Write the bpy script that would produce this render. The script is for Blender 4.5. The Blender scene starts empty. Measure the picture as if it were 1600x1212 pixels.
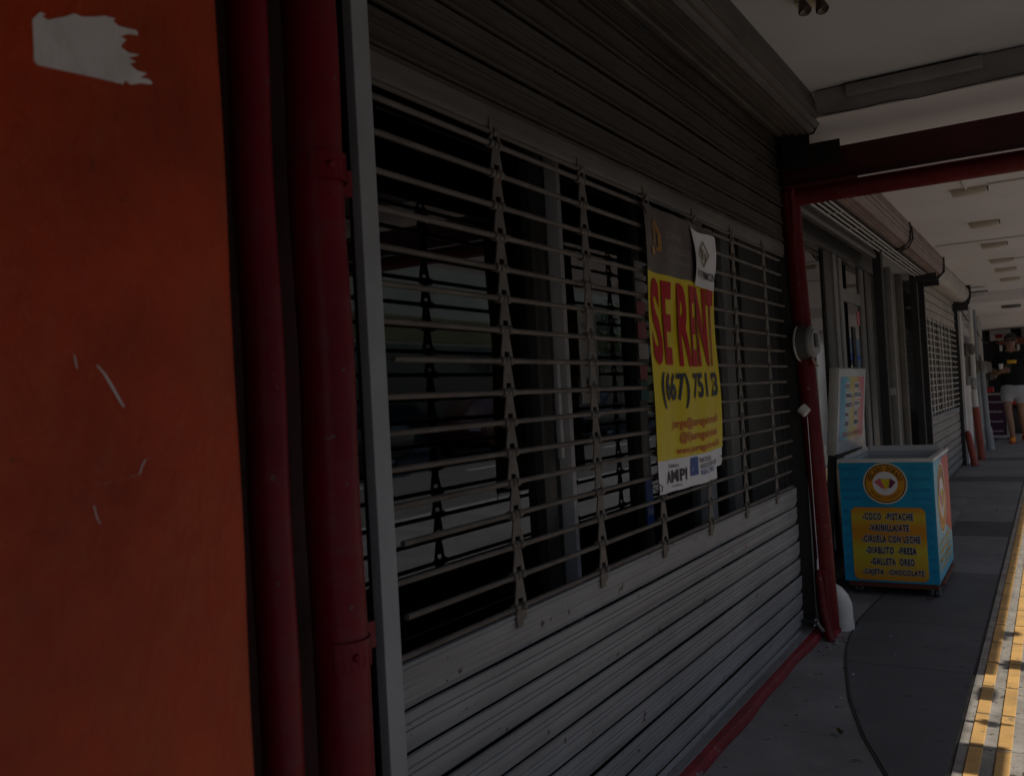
import bpy, bmesh, math, random
from mathutils import Vector, Matrix
S = bpy.context.scene
COL = S.collection
rnd = random.Random(7)

# ------------------------------------------------------------------ camera
yaw, pitch, roll = math.radians(-31.2236), math.radians(0.8617), math.radians(-3.1604)
F_ = Vector((math.sin(yaw) * math.cos(pitch), math.cos(yaw) * math.cos(pitch), math.sin(pitch)))
R0 = Vector((math.cos(yaw), -math.sin(yaw), 0)); U0 = R0.cross(F_)
R1 = math.cos(roll) * R0 + math.sin(roll) * U0
U1 = -math.sin(roll) * R0 + math.cos(roll) * U0
cd = bpy.data.cameras.new('camera'); cam = bpy.data.objects.new('camera', cd); COL.objects.link(cam)
cam.matrix_world = Matrix(((R1.x, U1.x, -F_.x, 0), (R1.y, U1.y, -F_.y, 0), (R1.z, U1.z, -F_.z, 1.12), (0, 0, 0, 1)))
cd.sensor_width = 36; cd.lens = 1392.56 / 1600 * 36
cd.clip_start = 0.02; cd.clip_end = 500
cd.dof.use_dof = True; cd.dof.focus_distance = 3.4; cd.dof.aperture_fstop = 8.0
S.camera = cam

# ------------------------------------------------------------------ light
sdir = Vector((0.82, -0.12, 1.0)).normalized()
W = bpy.data.worlds.new('World'); S.world = W; W.use_nodes = True
nt = W.node_tree; bg = nt.nodes['Background']
sky = nt.nodes.new('ShaderNodeTexSky'); sky.sky_type = 'NISHITA'; sky.sun_disc = False
sky.sun_elevation = math.asin(sdir.z); sky.sun_rotation = math.atan2(sdir.x, sdir.y)
nt.links.new(sky.outputs[0], bg.inputs[0]); bg.inputs[1].default_value = 0.13
sl = bpy.data.lights.new('sun', 'SUN'); sl.energy = 3.6; sl.angle = math.radians(0.5); sl.color = (1, 0.95, 0.87)
so = bpy.data.objects.new('sun', sl); COL.objects.link(so); so.rotation_euler = (-sdir).to_track_quat('-Z', 'Y').to_euler()
so.location = (6, -3, 12)
S.view_settings.view_transform = 'Standard'; S.view_settings.look = 'None'
S.view_settings.exposure = -0.32; S.view_settings.gamma = 1.0
S.cycles.max_bounces = 8; S.cycles.diffuse_bounces = 5; S.cycles.glossy_bounces = 4; S.cycles.transparent_max_bounces = 12

# ------------------------------------------------------------------ materials
def mat(name, col, rough=0.6, spec=0.5, metal=0.0, vary=None, spots=None, streak=None, bump=None, chips=None):
    """vary=(scale, amount) soft tone change; spots/chips=(colour, scale, threshold); streak=(colour, scale xyz, amount); bump=(scale, strength)"""
    m = bpy.data.materials.new(name); m.use_nodes = True
    t = m.node_tree; N = t.nodes; L = t.links; b = N['Principled BSDF']
    b.inputs['Base Color'].default_value = (*col, 1); b.inputs['Roughness'].default_value = rough
    b.inputs['Specular IOR Level'].default_value = spec; b.inputs['Metallic'].default_value = metal
    if not (vary or spots or streak or bump or chips): return m
    tc = N.new('ShaderNodeTexCoord'); cur = None
    def noise(scale, detail=4, rough_=0.6, vec=None):
        n = N.new('ShaderNodeTexNoise'); n.inputs['Scale'].default_value = scale
        n.inputs['Detail'].default_value = detail; n.inputs['Roughness'].default_value = rough_
        L.new(vec or tc.outputs['Object'], n.inputs['Vector']); return n.outputs['Fac']
    def ramp(fac, a, b_):
        r = N.new('ShaderNodeMapRange'); r.inputs['From Min'].default_value = a; r.inputs['From Max'].default_value = b_
        r.inputs['To Min'].default_value = 0; r.inputs['To Max'].default_value = 1
        L.new(fac, r.inputs['Value']); return r.outputs['Result']
    def mix(fac, A, B, mode='MIX'):
        x = N.new('ShaderNodeMix'); x.data_type = 'RGBA'; x.blend_type = mode
        if isinstance(fac, float): x.inputs['Factor'].default_value = fac
        else: L.new(fac, x.inputs['Factor'])
        for i, v in ((6, A), (7, B)):
            if isinstance(v, tuple): x.inputs[i].default_value = (*v, 1)
            else: L.new(v, x.inputs[i])
        return x.outputs[2]
    cur = col
    if vary:
        k = vary[1]
        cur = mix(ramp(noise(vary[0]), 0.3, 0.7), tuple(c * (1 - k) for c in col), tuple(min(1, c * (1 + k)) for c in col))
    if streak:
        mp = N.new('ShaderNodeMapping'); mp.inputs['Scale'].default_value = streak[1]
        L.new(tc.outputs['Object'], mp.inputs['Vector'])
        f = ramp(noise(1.0, 5, 0.65, mp.outputs['Vector']), 0.48, 0.75)
        mm = N.new('ShaderNodeMath'); mm.operation = 'MULTIPLY'; mm.inputs[1].default_value = streak[2]; L.new(f, mm.inputs[0])
        cur = mix(mm.outputs[0], cur, streak[0])
    for sp in (spots, chips):
        if sp: cur = mix(ramp(noise(sp[1], 3, 0.55), sp[2], sp[2] + 0.03), cur, sp[0])
    if not isinstance(cur, tuple): L.new(cur, b.inputs['Base Color'])
    if bump:
        bn = N.new('ShaderNodeBump'); bn.inputs['Strength'].default_value = bump[1]; bn.inputs['Distance'].default_value = 0.01
        vec = None
        if len(bump) > 2:
            mp = N.new('ShaderNodeMapping'); mp.inputs['Scale'].default_value = bump[2]
            L.new(tc.outputs['Object'], mp.inputs['Vector']); vec = mp.outputs['Vector']
        L.new(noise(bump[0], 6, 0.6, vec), bn.inputs['Height']); L.new(bn.outputs[0], b.inputs['Normal'])
    if rough > 0.15 and vary:
        rr = N.new('ShaderNodeMapRange'); rr.inputs['To Min'].default_value = rough * 0.8; rr.inputs['To Max'].default_value = min(1, rough * 1.2)
        L.new(noise(vary[0] * 3), rr.inputs['Value']); L.new(rr.outputs['Result'], b.inputs['Roughness'])
    return m

def glass_mat(name, ior=1.75, tint=(0.75, 0.78, 0.78)):
    m = bpy.data.materials.new(name); m.use_nodes = True; t = m.node_tree; N = t.nodes; L = t.links
    N.remove(N['Principled BSDF']); out = N['Material Output']
    fr = N.new('ShaderNodeFresnel'); fr.inputs['IOR'].default_value = ior
    tr = N.new('ShaderNodeBsdfTransparent'); tr.inputs['Color'].default_value = (*tint, 1)
    gl = N.new('ShaderNodeBsdfGlossy'); gl.inputs['Roughness'].default_value = 0.02
    mx = N.new('ShaderNodeMixShader'); L.new(fr.outputs[0], mx.inputs[0]); L.new(tr.outputs[0], mx.inputs[1]); L.new(gl.outputs[0], mx.inputs[2])
    L.new(mx.outputs[0], out.inputs['Surface']); return m

def gradient_mat(name, stops, axis='Z', lo=0, hi=1, rough=0.45, vary=None):
    """printed colour bands along one object axis (the print itself has these colours)"""
    m = bpy.data.materials.new(name); m.use_nodes = True; t = m.node_tree; N = t.nodes; L = t.links; b = N['Principled BSDF']
    tc = N.new('ShaderNodeTexCoord'); sx = N.new('ShaderNodeSeparateXYZ'); L.new(tc.outputs['Object'], sx.inputs[0])
    mr = N.new('ShaderNodeMapRange'); mr.inputs['From Min'].default_value = lo; mr.inputs['From Max'].default_value = hi
    L.new(sx.outputs[axis], mr.inputs['Value'])
    cr = N.new('ShaderNodeValToRGB'); e = cr.color_ramp.elements
    while len(e) < len(stops): e.new(0.5)
    for k, (p, c) in enumerate(stops): e[k].position = p; e[k].color = (*c, 1)
    L.new(mr.outputs['Result'], cr.inputs[0]); L.new(cr.outputs[0], b.inputs['Base Color']); b.inputs['Roughness'].default_value = rough
    return m

M = {}
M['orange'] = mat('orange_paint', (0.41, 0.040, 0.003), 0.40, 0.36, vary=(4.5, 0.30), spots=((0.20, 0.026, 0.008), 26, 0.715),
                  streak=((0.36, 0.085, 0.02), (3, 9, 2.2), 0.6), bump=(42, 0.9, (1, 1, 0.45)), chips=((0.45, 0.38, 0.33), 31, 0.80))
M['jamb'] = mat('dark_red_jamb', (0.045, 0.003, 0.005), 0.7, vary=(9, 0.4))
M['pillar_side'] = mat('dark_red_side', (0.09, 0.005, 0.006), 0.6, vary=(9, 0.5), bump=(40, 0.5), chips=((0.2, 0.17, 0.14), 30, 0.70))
M['pipe_red'] = mat('pipe_red_paint', (0.165, 0.002, 0.011), 0.42, 0.25, vary=(6, 0.18), streak=((0.13, 0.05, 0.05), (16, 16, 26), 0.5),
                    bump=(24, 0.10), chips=((0.13, 0.07, 0.07), 46, 0.68))
M['red_beam'] = mat('beam_red_paint', (0.052, 0.003, 0.005), 0.45, vary=(6, 0.3), bump=(30, 0.1), chips=((0.12, 0.1, 0.09), 40, 0.72))
M['base_red'] = mat('kerb_red_paint', (0.19, 0.014, 0.020), 0.6, vary=(9, 0.35), chips=((0.20, 0.17, 0.16), 22, 0.66), bump=(50, 0.25))
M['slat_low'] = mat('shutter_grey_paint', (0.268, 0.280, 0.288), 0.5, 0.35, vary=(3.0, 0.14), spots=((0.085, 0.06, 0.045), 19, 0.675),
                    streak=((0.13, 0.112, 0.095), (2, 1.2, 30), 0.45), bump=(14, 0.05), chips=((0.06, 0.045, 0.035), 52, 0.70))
M['slat_top'] = mat('shutter_dusty_shaded_paint', (0.060, 0.050, 0.040), 0.55, 0.3, vary=(2.2, 0.2), spots=((0.085, 0.042, 0.034), 9, 0.70),  # brown dust, plus the weak light up there darkened into the colour
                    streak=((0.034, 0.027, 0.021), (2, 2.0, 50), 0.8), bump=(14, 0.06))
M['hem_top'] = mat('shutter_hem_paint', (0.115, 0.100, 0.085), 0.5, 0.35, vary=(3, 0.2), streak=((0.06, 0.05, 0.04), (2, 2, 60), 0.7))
M['pipe_dark'] = mat('dull_dark_red_paint', (0.115, 0.003, 0.006), 0.5, 0.25, vary=(7, 0.25), streak=((0.15, 0.05, 0.045), (14, 14, 8), 0.3), bump=(26, 0.15), chips=((0.14, 0.10, 0.09), 44, 0.665))
M['ceiling_far'] = mat('far_ceiling_lit_white', (0.74, 0.71, 0.71), 0.85, 0.2, vary=(1.1, 0.06), spots=((0.1, 0.09, 0.08), 17, 0.80), streak=((0.60, 0.57, 0.56), (1.2, 0.5, 1.2), 0.5))  # whiter than the near ceiling; brighter light there is put into the colour
M['slab_far'] = mat('far_lit_concrete', (0.175, 0.175, 0.18), 0.7, 0.35, vary=(1.6, 0.15), spots=((0.08, 0.08, 0.08), 30, 0.74), streak=((0.12, 0.12, 0.122), (1.5, 3, 2), 0.6), bump=(80, 0.12))  # paler than the near slab to carry the lit zone in its colour
M['dim_wall'] = mat('dark_grey_render', (0.15, 0.14, 0.13), 0.9, 0.2, vary=(1, 0.15))
M['cart_lid'] = mat('freezer_glass_lid', (0.15, 0.17, 0.185), 0.15, 0.6, vary=(4, 0.15))
M['plate'] = mat('blackened_plate', (0.010, 0.008, 0.006), 0.6, 0.3, vary=(9, 0.3))
M['bar'] = mat('shutter_bar_metal', (0.120, 0.106, 0.094), 0.5, 0.35, vary=(9, 0.35), spots=((0.16, 0.06, 0.022), 19, 0.70), streak=((0.075, 0.058, 0.044), (20, 8, 20), 0.6))
M['link'] = mat('shutter_link_metal', (0.120, 0.106, 0.092), 0.5, 0.4, vary=(20, 0.25), spots=((0.17, 0.055, 0.035), 26, 0.68))
M['rail'] = mat('rail_pale_paint', (0.30, 0.325, 0.338), 0.5, vary=(5, 0.12), spots=((0.05, 0.05, 0.05), 36, 0.745), chips=((0.36, 0.15, 0.05), 15, 0.77), bump=(30, 0.1))
M['rail_dark'] = mat('rail_dark_inside', (0.03, 0.028, 0.027), 0.7)
M['box_metal'] = mat('shutter_box_metal', (0.098, 0.084, 0.072), 0.5, 0.3, vary=(3, 0.25), streak=((0.05, 0.04, 0.032), (30, 2, 30), 0.7), bump=(16, 0.08))
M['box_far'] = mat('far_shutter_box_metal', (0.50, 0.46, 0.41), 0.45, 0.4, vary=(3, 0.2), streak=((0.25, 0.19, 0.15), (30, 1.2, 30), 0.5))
M['box_brown'] = mat('brown_shutter_box_metal', (0.25, 0.17, 0.15), 0.5, 0.4, vary=(3, 0.25), streak=((0.33, 0.28, 0.25), (34, 0.8, 34), 0.6))
M['black'] = mat('black_metal', (0.018, 0.018, 0.020), 0.5, vary=(9, 0.3))
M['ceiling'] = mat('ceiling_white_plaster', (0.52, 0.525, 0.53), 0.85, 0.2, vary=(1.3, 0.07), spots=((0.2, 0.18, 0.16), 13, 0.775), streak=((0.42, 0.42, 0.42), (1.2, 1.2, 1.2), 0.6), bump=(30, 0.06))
M['downstand'] = mat('beam_grey_plaster', (0.25, 0.238, 0.23), 0.85, 0.2, vary=(2, 0.12), streak=((0.13, 0.12, 0.11), (3, 3, 9), 0.6), bump=(20, 0.12))
M['wall_white'] = mat('wall_white_plaster', (0.72, 0.71, 0.70), 0.85, 0.2, vary=(2, 0.1), streak=((0.35, 0.33, 0.3), (3, 3, 1), 0.5), bump=(20, 0.1))
M['wall_grey'] = mat('wall_grey_plaster', (0.34, 0.34, 0.34), 0.85, 0.2, vary=(2, 0.15), bump=(20, 0.1))
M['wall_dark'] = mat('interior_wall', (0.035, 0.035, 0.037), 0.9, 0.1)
M['concrete'] = mat('worn_concrete', (0.215, 0.210, 0.208), 0.8, 0.3, vary=(2.4, 0.2), spots=((0.30, 0.28, 0.26), 60, 0.74), streak=((0.13, 0.125, 0.122), (2, 2, 2), 0.6), bump=(70, 0.3), chips=((0.10, 0.095, 0.09), 15, 0.665))
M['slab'] = mat('smooth_dark_concrete', (0.110, 0.110, 0.115), 0.7, 0.35, vary=(1.6, 0.18), spots=((0.22, 0.21, 0.2), 75, 0.765), streak=((0.08, 0.08, 0.083), (1.5, 3, 2), 0.6), bump=(60, 0.2), chips=((0.06, 0.057, 0.055), 13, 0.67))
M['slab_dark'] = mat('patched_dark_concrete', (0.085, 0.085, 0.088), 0.75, 0.3, vary=(3, 0.2), bump=(80, 0.15))
M['joint'] = mat('joint_dirt', (0.05, 0.047, 0.044), 0.9, vary=(20, 0.4))
M['tact_yellow'] = mat('tactile_yellow', (0.72, 0.42, 0.145), 0.65, 0.3, vary=(5, 0.18), chips=((0.40, 0.27, 0.13), 26, 0.64), streak=((0.40, 0.25, 0.11), (5, 9, 3), 0.8), bump=(60, 0.15))
M['tact_grey'] = mat('tactile_grey', (0.34, 0.305, 0.26), 0.8, 0.3, vary=(9, 0.3), spots=((0.10, 0.085, 0.06), 42, 0.63), bump=(60, 0.25))
M['asphalt'] = mat('asphalt', (0.13, 0.12, 0.11), 0.85, 0.3, vary=(1.5, 0.15), bump=(80, 0.3))
M['glass'] = glass_mat('window_glass', 2.1)
M['glass_shop'] = glass_mat('shop_glass', 2.25, (0.6, 0.62, 0.62))
M['frame_dark'] = mat('dark_bronze_frame', (0.035, 0.033, 0.031), 0.4, 0.5, vary=(8, 0.2))
M['frame_alu'] = mat('aluminium_frame', (0.46, 0.46, 0.46), 0.4, 0.5, 0.0, vary=(6, 0.12))
M['frame_grey'] = mat('grey_window_frame', (0.21, 0.21, 0.205), 0.45, 0.5, vary=(6, 0.15), streak=((0.10, 0.10, 0.10), (9, 9, 1.5), 0.5))
M['door_wood'] = mat('greyed_wood_door', (0.19, 0.175, 0.155), 0.7, 0.3, vary=(3, 0.2), streak=((0.09, 0.08, 0.07), (18, 18, 0.8), 0.7), bump=(18, 0.15, (4, 4, 0.4)))
M['paper'] = mat('white_paper', (0.62, 0.60, 0.57), 0.8, 0.2, vary=(14, 0.08), streak=((0.36, 0.33, 0.30), (28, 40, 22), 0.45), bump=(60, 0.2))
M['notice'] = mat('notice_paper', (0.55, 0.55, 0.55), 0.7, vary=(20, 0.06))
M['ban_brown'] = mat('banner_brown_print', (0.115, 0.095, 0.085), 0.42, 0.4, vary=(7, 0.15))
M['ban_yellow'] = mat('banner_yellow_print', (0.66, 0.52, 0.008), 0.42, 0.4, vary=(6, 0.06))
M['ban_white'] = mat('banner_white_print', (0.70, 0.71, 0.74), 0.45, 0.4, vary=(6, 0.05))
M['ink_red'] = mat('red_ink', (0.42, 0.006, 0.014), 0.55, 0.3)
M['ink_black'] = mat('black_ink', (0.012, 0.011, 0.014), 0.5)
M['ink_orange'] = mat('dark_red_ink', (0.50, 0.06, 0.012), 0.5)
M['ink_blue'] = mat('blue_ink', (0.02, 0.07, 0.28), 0.5)
M['ink_navy'] = mat('navy_ink', (0.010, 0.012, 0.045), 0.5)
M['ink_white'] = mat('white_ink', (0.72, 0.70, 0.72), 0.5)
M['ink_grey'] = mat('grey_ink', (0.27, 0.25, 0.24), 0.5)
M['gold'] = mat('gold_ink', (0.34, 0.17, 0.04), 0.4)
M['olive'] = mat('olive_ink', (0.20, 0.16, 0.06), 0.5)
M['cart_blue'] = mat('cart_blue_print', (0.008, 0.29, 0.52), 0.35, 0.45, vary=(5, 0.22), streak=((0.01, 0.38, 0.48), (6, 6, 3), 0.7))
M['cart_blue_dark'] = mat('cart_blue_ornament', (0.008, 0.22, 0.47), 0.35, 0.45)
M['cart_light'] = mat('cart_pale_blue_print', (0.10, 0.44, 0.60), 0.35, 0.45, vary=(5, 0.1))
M['cart_red'] = mat('cart_red_print', (0.46, 0.045, 0.04), 0.4, 0.4, vary=(8, 0.15))
M['cart_yellow'] = mat('cart_yellow_print', (0.75, 0.45, 0.03), 0.4, 0.4, vary=(9, 0.15))
M['cart_menu'] = gradient_mat('cart_menu_print', [(0, (0.62, 0.24, 0.015)), (0.12, (0.62, 0.34, 0.02)), (0.42, (0.60, 0.50, 0.035)), (0.60, (0.62, 0.27, 0.012)), (0.72, (0.62, 0.25, 0.012)), (0.86, (0.62, 0.45, 0.03)), (1, (0.62, 0.22, 0.01))], 'Z', 0.078, 0.462, 0.35)
M['cart_rim'] = mat('freezer_white_rim', (0.60, 0.60, 0.58), 0.4, vary=(6, 0.06))
M['cart_in'] = mat('freezer_inside', (0.42, 0.46, 0.48), 0.4)
M['cart_base'] = mat('cart_brown_base', (0.11, 0.025, 0.012), 0.5, vary=(8, 0.2))
M['badge_orange'] = mat('badge_orange', (0.62, 0.27, 0.01), 0.35, vary=(12, 0.1))
M['badge_rim'] = mat('badge_dark_rim', (0.085, 0.030, 0.008), 0.4)
M['badge_cream'] = mat('badge_cream', (0.66, 0.60, 0.45), 0.4)
M['pink'] = mat('pink_print', (0.62, 0.12, 0.17), 0.4)
M['yellow2'] = mat('lemon_print', (0.66, 0.50, 0.01), 0.4)
M['plum'] = mat('plum_print', (0.16, 0.02, 0.07), 0.4)
M['rubber'] = mat('castor_rubber', (0.035, 0.033, 0.03), 0.6)
M['steel'] = mat('galvanised_steel', (0.40, 0.40, 0.40), 0.35, 0.5, 0.7, vary=(20, 0.2))
M['meter_grey'] = mat('meter_grey_cast', (0.105, 0.102, 0.096), 0.5, 0.5, vary=(14, 0.15))
M['meter_rim'] = mat('meter_bright_rim', (0.45, 0.45, 0.44), 0.35, 0.5, 0.4)
M['meter_face'] = mat('meter_face', (0.27, 0.275, 0.275), 0.35)
M['pvc'] = mat('white_pvc', (0.62, 0.61, 0.57), 0.4, vary=(10, 0.08), chips=((0.3, 0.27, 0.23), 30, 0.72))
M['sign_case'] = mat('sign_white_case', (0.42, 0.41, 0.37), 0.5, vary=(6, 0.15), spots=((0.20, 0.18, 0.14), 12, 0.66))
M['sign_face'] = mat('sign_face_acrylic', (0.55, 0.56, 0.57), 0.3, vary=(5, 0.05))
M['sign_print'] = gradient_mat('sign_colour_print', [(0, (0.02, 0.30, 0.52)), (0.25, (0.08, 0.40, 0.50)), (0.42, (0.55, 0.45, 0.10)), (0.65, (0.62, 0.42, 0.06)), (0.85, (0.60, 0.16, 0.12)), (1, (0.58, 0.08, 0.14))], 'Y', 0.06, 0.62, 0.35)
M['lamp_body'] = mat('lamp_beige_body', (0.50, 0.42, 0.32), 0.5)
M['lamp_lens'] = mat('lamp_unlit_lens', (0.55, 0.50, 0.40), 0.35)
M['bulb'] = mat('dark_spot_bulb', (0.045, 0.025, 0.018), 0.3)
M['conduit'] = mat('white_conduit', (0.55, 0.53, 0.50), 0.5)
M['cable'] = mat('black_cable', (0.02, 0.02, 0.02), 0.6)
M['pipe_blue'] = mat('grey_blue_tube', (0.26, 0.29, 0.32), 0.5, vary=(6, 0.12))
M['rust_red'] = mat('rust_red_paint', (0.28, 0.05, 0.03), 0.5, vary=(6, 0.15))
M['purple'] = mat('purple_board_print', (0.055, 0.008, 0.048), 0.4)
M['red_plain'] = mat('red_plastic', (0.42, 0.02, 0.025), 0.4)
M['skin'] = mat('skin', (0.29, 0.17, 0.12), 0.5, 0.4)
M['hair'] = mat('dark_hair', (0.012, 0.009, 0.008), 0.5)
M['tee'] = mat('black_cotton', (0.014, 0.014, 0.016), 0.9, 0.2)
M['shorts'] = mat('pale_grey_cotton', (0.36, 0.38, 0.42), 0.9, 0.2, vary=(9, 0.08))
M['shoe'] = mat('orange_mesh_shoe', (0.70, 0.24, 0.02), 0.6)
M['shoe_red'] = mat('red_shoe_sole', (0.48, 0.05, 0.02), 0.6)
M['beige_wall'] = mat('beige_render', (0.76, 0.68, 0.50), 0.9, 0.2, vary=(1, 0.08))
M['ochre_wall'] = mat('ochre_render', (0.42, 0.33, 0.16), 0.9, 0.2, vary=(1, 0.1))
M['dark_glass'] = mat('dark_window', (0.03, 0.035, 0.04), 0.1)
M['car_red'] = mat('car_red_paint', (0.10, 0.006, 0.008), 0.18, 0.6)
M['car_dark'] = mat('car_dark_paint', (0.03, 0.032, 0.037), 0.18, 0.6)
M['leaf'] = mat('dry_leaf', (0.11, 0.065, 0.03), 0.8, vary=(60, 0.3))
M['leaf_green'] = mat('green_leaf', (0.05, 0.10, 0.02), 0.7, vary=(4, 0.3))
M['bark'] = mat('bark', (0.10, 0.075, 0.055), 0.9, vary=(6, 0.3), bump=(20, 0.4))
M['teal'] = mat('teal_print', (0.03, 0.20, 0.22), 0.5)
M['dark_teal'] = mat('dark_teal_panel', (0.012, 0.03, 0.04), 0.4)

# ------------------------------------------------------------------ object helpers
def setp(o, label=None, cat=None, group=None, kind=None):
    if label: o['label'] = label
    if cat: o['category'] = cat
    if group: o['group'] = group
    if kind: o['kind'] = kind
    return o
def thing(name, label, cat, loc=(0, 0, 0), group=None):
    o = bpy.data.objects.new(name, None); COL.objects.link(o); o.location = loc; o.empty_display_size = 0.1
    return setp(o, label, cat, group)
def wloc(o):
    v = Vector((0, 0, 0))
    while o: v += o.location; o = o.parent
    return v
def link(name, me, parent=None, m=None):
    o = bpy.data.objects.new(name, me); COL.objects.link(o)
    if parent: o.parent = parent
    if m: me.materials.clear(); me.materials.append(m)
    return o
def smooth(me, ang=35):
    me.polygons.foreach_set('use_smooth', [True] * len(me.polygons))
    me.set_sharp_from_angle(angle=math.radians(ang)); me.update()

class MB:
    def __init__(s): s.v = []; s.f = []
    def add(s, vs, fs):
        k = len(s.v); s.v += [Vector(p) for p in vs]; s.f += [tuple(i + k for i in q) for q in fs]; return s
    def box(s, x0, x1, y0, y1, z0, z1):
        return s.add([(x, y, z) for x in (x0, x1) for y in (y0, y1) for z in (z0, z1)],
                     [(0, 1, 3, 2), (4, 6, 7, 5), (0, 4, 5, 1), (2, 3, 7, 6), (0, 2, 6, 4), (1, 5, 7, 3)])
    def tube(s, pts, r, n=12, caps=True):
        pts = [Vector(p) for p in pts]; rs = r if isinstance(r, (list, tuple)) else [r] * len(pts)
        t0 = (pts[1] - pts[0]).normalized(); up = Vector((0, 0, 1)) if abs(t0.z) < 0.9 else Vector((1, 0, 0))
        a = t0.cross(up).normalized(); rings = []
        for i, p in enumerate(pts):
            t = ((pts[min(i + 1, len(pts) - 1)] - p).normalized() + (p - pts[max(i - 1, 0)]).normalized())
            t = t.normalized() if t.length > 1e-6 else t0
            a = (a - t * a.dot(t)).normalized(); b = t.cross(a)
            rings.append([p + (a * math.cos(q) + b * math.sin(q)) * rs[i] for q in [2 * math.pi * j / n for j in range(n)]])
        vs = [q for rg in rings for q in rg]; fs = []
        for i in range(len(pts) - 1):
            for j in range(n):
                fs.append((i * n + j, i * n + (j + 1) % n, (i + 1) * n + (j + 1) % n, (i + 1) * n + j))
        if caps: fs += [tuple(range(n - 1, -1, -1)), tuple(range((len(pts) - 1) * n, len(pts) * n))]
        return s.add(vs, fs)
    def prof_y(s, prof, ys, closed=True, jit=None):
        """sweep an (x,z) profile along y"""
        n = len(prof); vs = []
        for y in ys:
            for (x, z) in prof: vs.append((x + (jit(y, z) if jit else 0), y, z))
        fs = []
        for i in range(len(ys) - 1):
            for j in range(n if closed else n - 1):
                fs.append((i * n + j, (i + 1) * n + j, (i + 1) * n + (j + 1) % n, i * n + (j + 1) % n))
        if closed: fs += [tuple(range(n)), tuple(range((len(ys) - 1) * n + n - 1, (len(ys) - 1) * n - 1, -1))]
        return s.add(vs, fs)
    def poly(s, pts, d):
        """flat polygon with thickness vector d"""
        n = len(pts); d = Vector(d); P = [Vector(p) for p in pts]
        vs = P + [p + d for p in P]
        return s.add(vs, [tuple(range(n - 1, -1, -1)), tuple(range(n, 2 * n))] + [(i, (i + 1) % n, n + (i + 1) % n, n + i) for i in range(n)])
    def lathe(s, prof, o, ax, n=28):
        """prof: (radius, height) along axis ax from o"""
        o = Vector(o); ax = Vector(ax).normalized(); a = ax.orthogonal().normalized(); b = ax.cross(a)
        vs = []; fs = []
        for (r, h) in prof:
            for j in range(n):
                q = 2 * math.pi * j / n; vs.append(o + ax * h + (a * math.cos(q) + b * math.sin(q)) * max(r, 1e-5))
        for i in range(len(prof) - 1):
            for j in range(n): fs.append((i * n + j, i * n + (j + 1) % n, (i + 1) * n + (j + 1) % n, (i + 1) * n + j))
        return s.add(vs, fs)
    def ball(s, c, r, nu=14, nv=9):
        c = Vector(c); r = Vector(r) if not isinstance(r, (int, float)) else Vector((r, r, r)); vs = []; fs = []
        for i in range(nv + 1):
            th = math.pi * i / nv
            for j in range(nu):
                q = 2 * math.pi * j / nu
                vs.append(c + Vector((r.x * math.sin(th) * math.cos(q), r.y * math.sin(th) * math.sin(q), r.z * math.cos(th))))
        for i in range(nv):
            for j in range(nu): fs.append((i * nu + j, (i + 1) * nu + j, (i + 1) * nu + (j + 1) % nu, i * nu + (j + 1) % nu))
        return s.add(vs, fs)
    def grid(s, fn, nu, nv, th=None):
        vs = [fn(i / nu, j / nv) for i in range(nu + 1) for j in range(nv + 1)]
        fs = [(i * (nv + 1) + j, (i + 1) * (nv + 1) + j, (i + 1) * (nv + 1) + j + 1, i * (nv + 1) + j + 1) for i in range(nu) for j in range(nv)]
        return s.add(vs, fs)
    def build(s, name, m, parent=None, bevel=0, seg=2, ang=35, origin=None, fix=True):
        base = wloc(parent) if parent else Vector(origin or (0, 0, 0))
        me = bpy.data.meshes.new(name); me.from_pydata([v - base for v in s.v], [], s.f)
        bm = bmesh.new(); bm.from_mesh(me); bmesh.ops.remove_doubles(bm, verts=bm.verts, dist=1e-6)
        if fix: bmesh.ops.recalc_face_normals(bm, faces=bm.faces)
        if bevel:
            es = [e for e in bm.edges if len(e.link_faces) == 2 and e.calc_face_angle(0) > math.radians(40)]
            bmesh.ops.bevel(bm, geom=es, offset=bevel, segments=seg, affect='EDGES', profile=0.5, clamp_overlap=True)
        bm.to_mesh(me); bm.free(); smooth(me, ang)
        o = link(name, me, parent, M[m] if isinstance(m, str) else m)
        if not parent and origin: o.location = origin
        return o

def text_verts(s, bold=0.0, space=1.0):
    cu = bpy.data.curves.new('t', 'FONT'); cu.body = s; cu.size = 1; cu.offset = bold; cu.space_character = space; cu.resolution_u = 3; cu.fill_mode = 'FRONT'
    o = bpy.data.objects.new('t', cu); COL.objects.link(o)
    dg = bpy.context.evaluated_depsgraph_get(); me = o.evaluated_get(dg).to_mesh()
    vs = [v.co.copy() for v in me.vertices]; fs = [tuple(p.vertices) for p in me.polygons]
    o.evaluated_get(dg).to_mesh_clear(); bpy.data.objects.remove(o); bpy.data.curves.remove(cu)
    return vs, fs
def add_text(mb, s, place, x0, x1, z0, z1, bold=0.0, ref=None, space=None):
    """fit the string in the box x0..x1, z0..z1 of the face; place(u, w) gives the world point"""
    space = space or 1 + 2.6 * bold
    vs, fs = text_verts(s, bold, space); rv = vs if ref is None else text_verts(s, ref, space)[0]
    ax, bx = min(v.x for v in rv), max(v.x for v in rv); ay, by = min(v.y for v in rv), max(v.y for v in rv)
    k = len(mb.v)
    for v in vs:
        mb.v.append(Vector(place(x0 + (v.x - ax) / (bx - ax) * (x1 - x0), z0 + (v.y - ay) / (by - ay) * (z1 - z0))))
    mb.f += [tuple(i + k for i in f) for f in fs]

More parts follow.
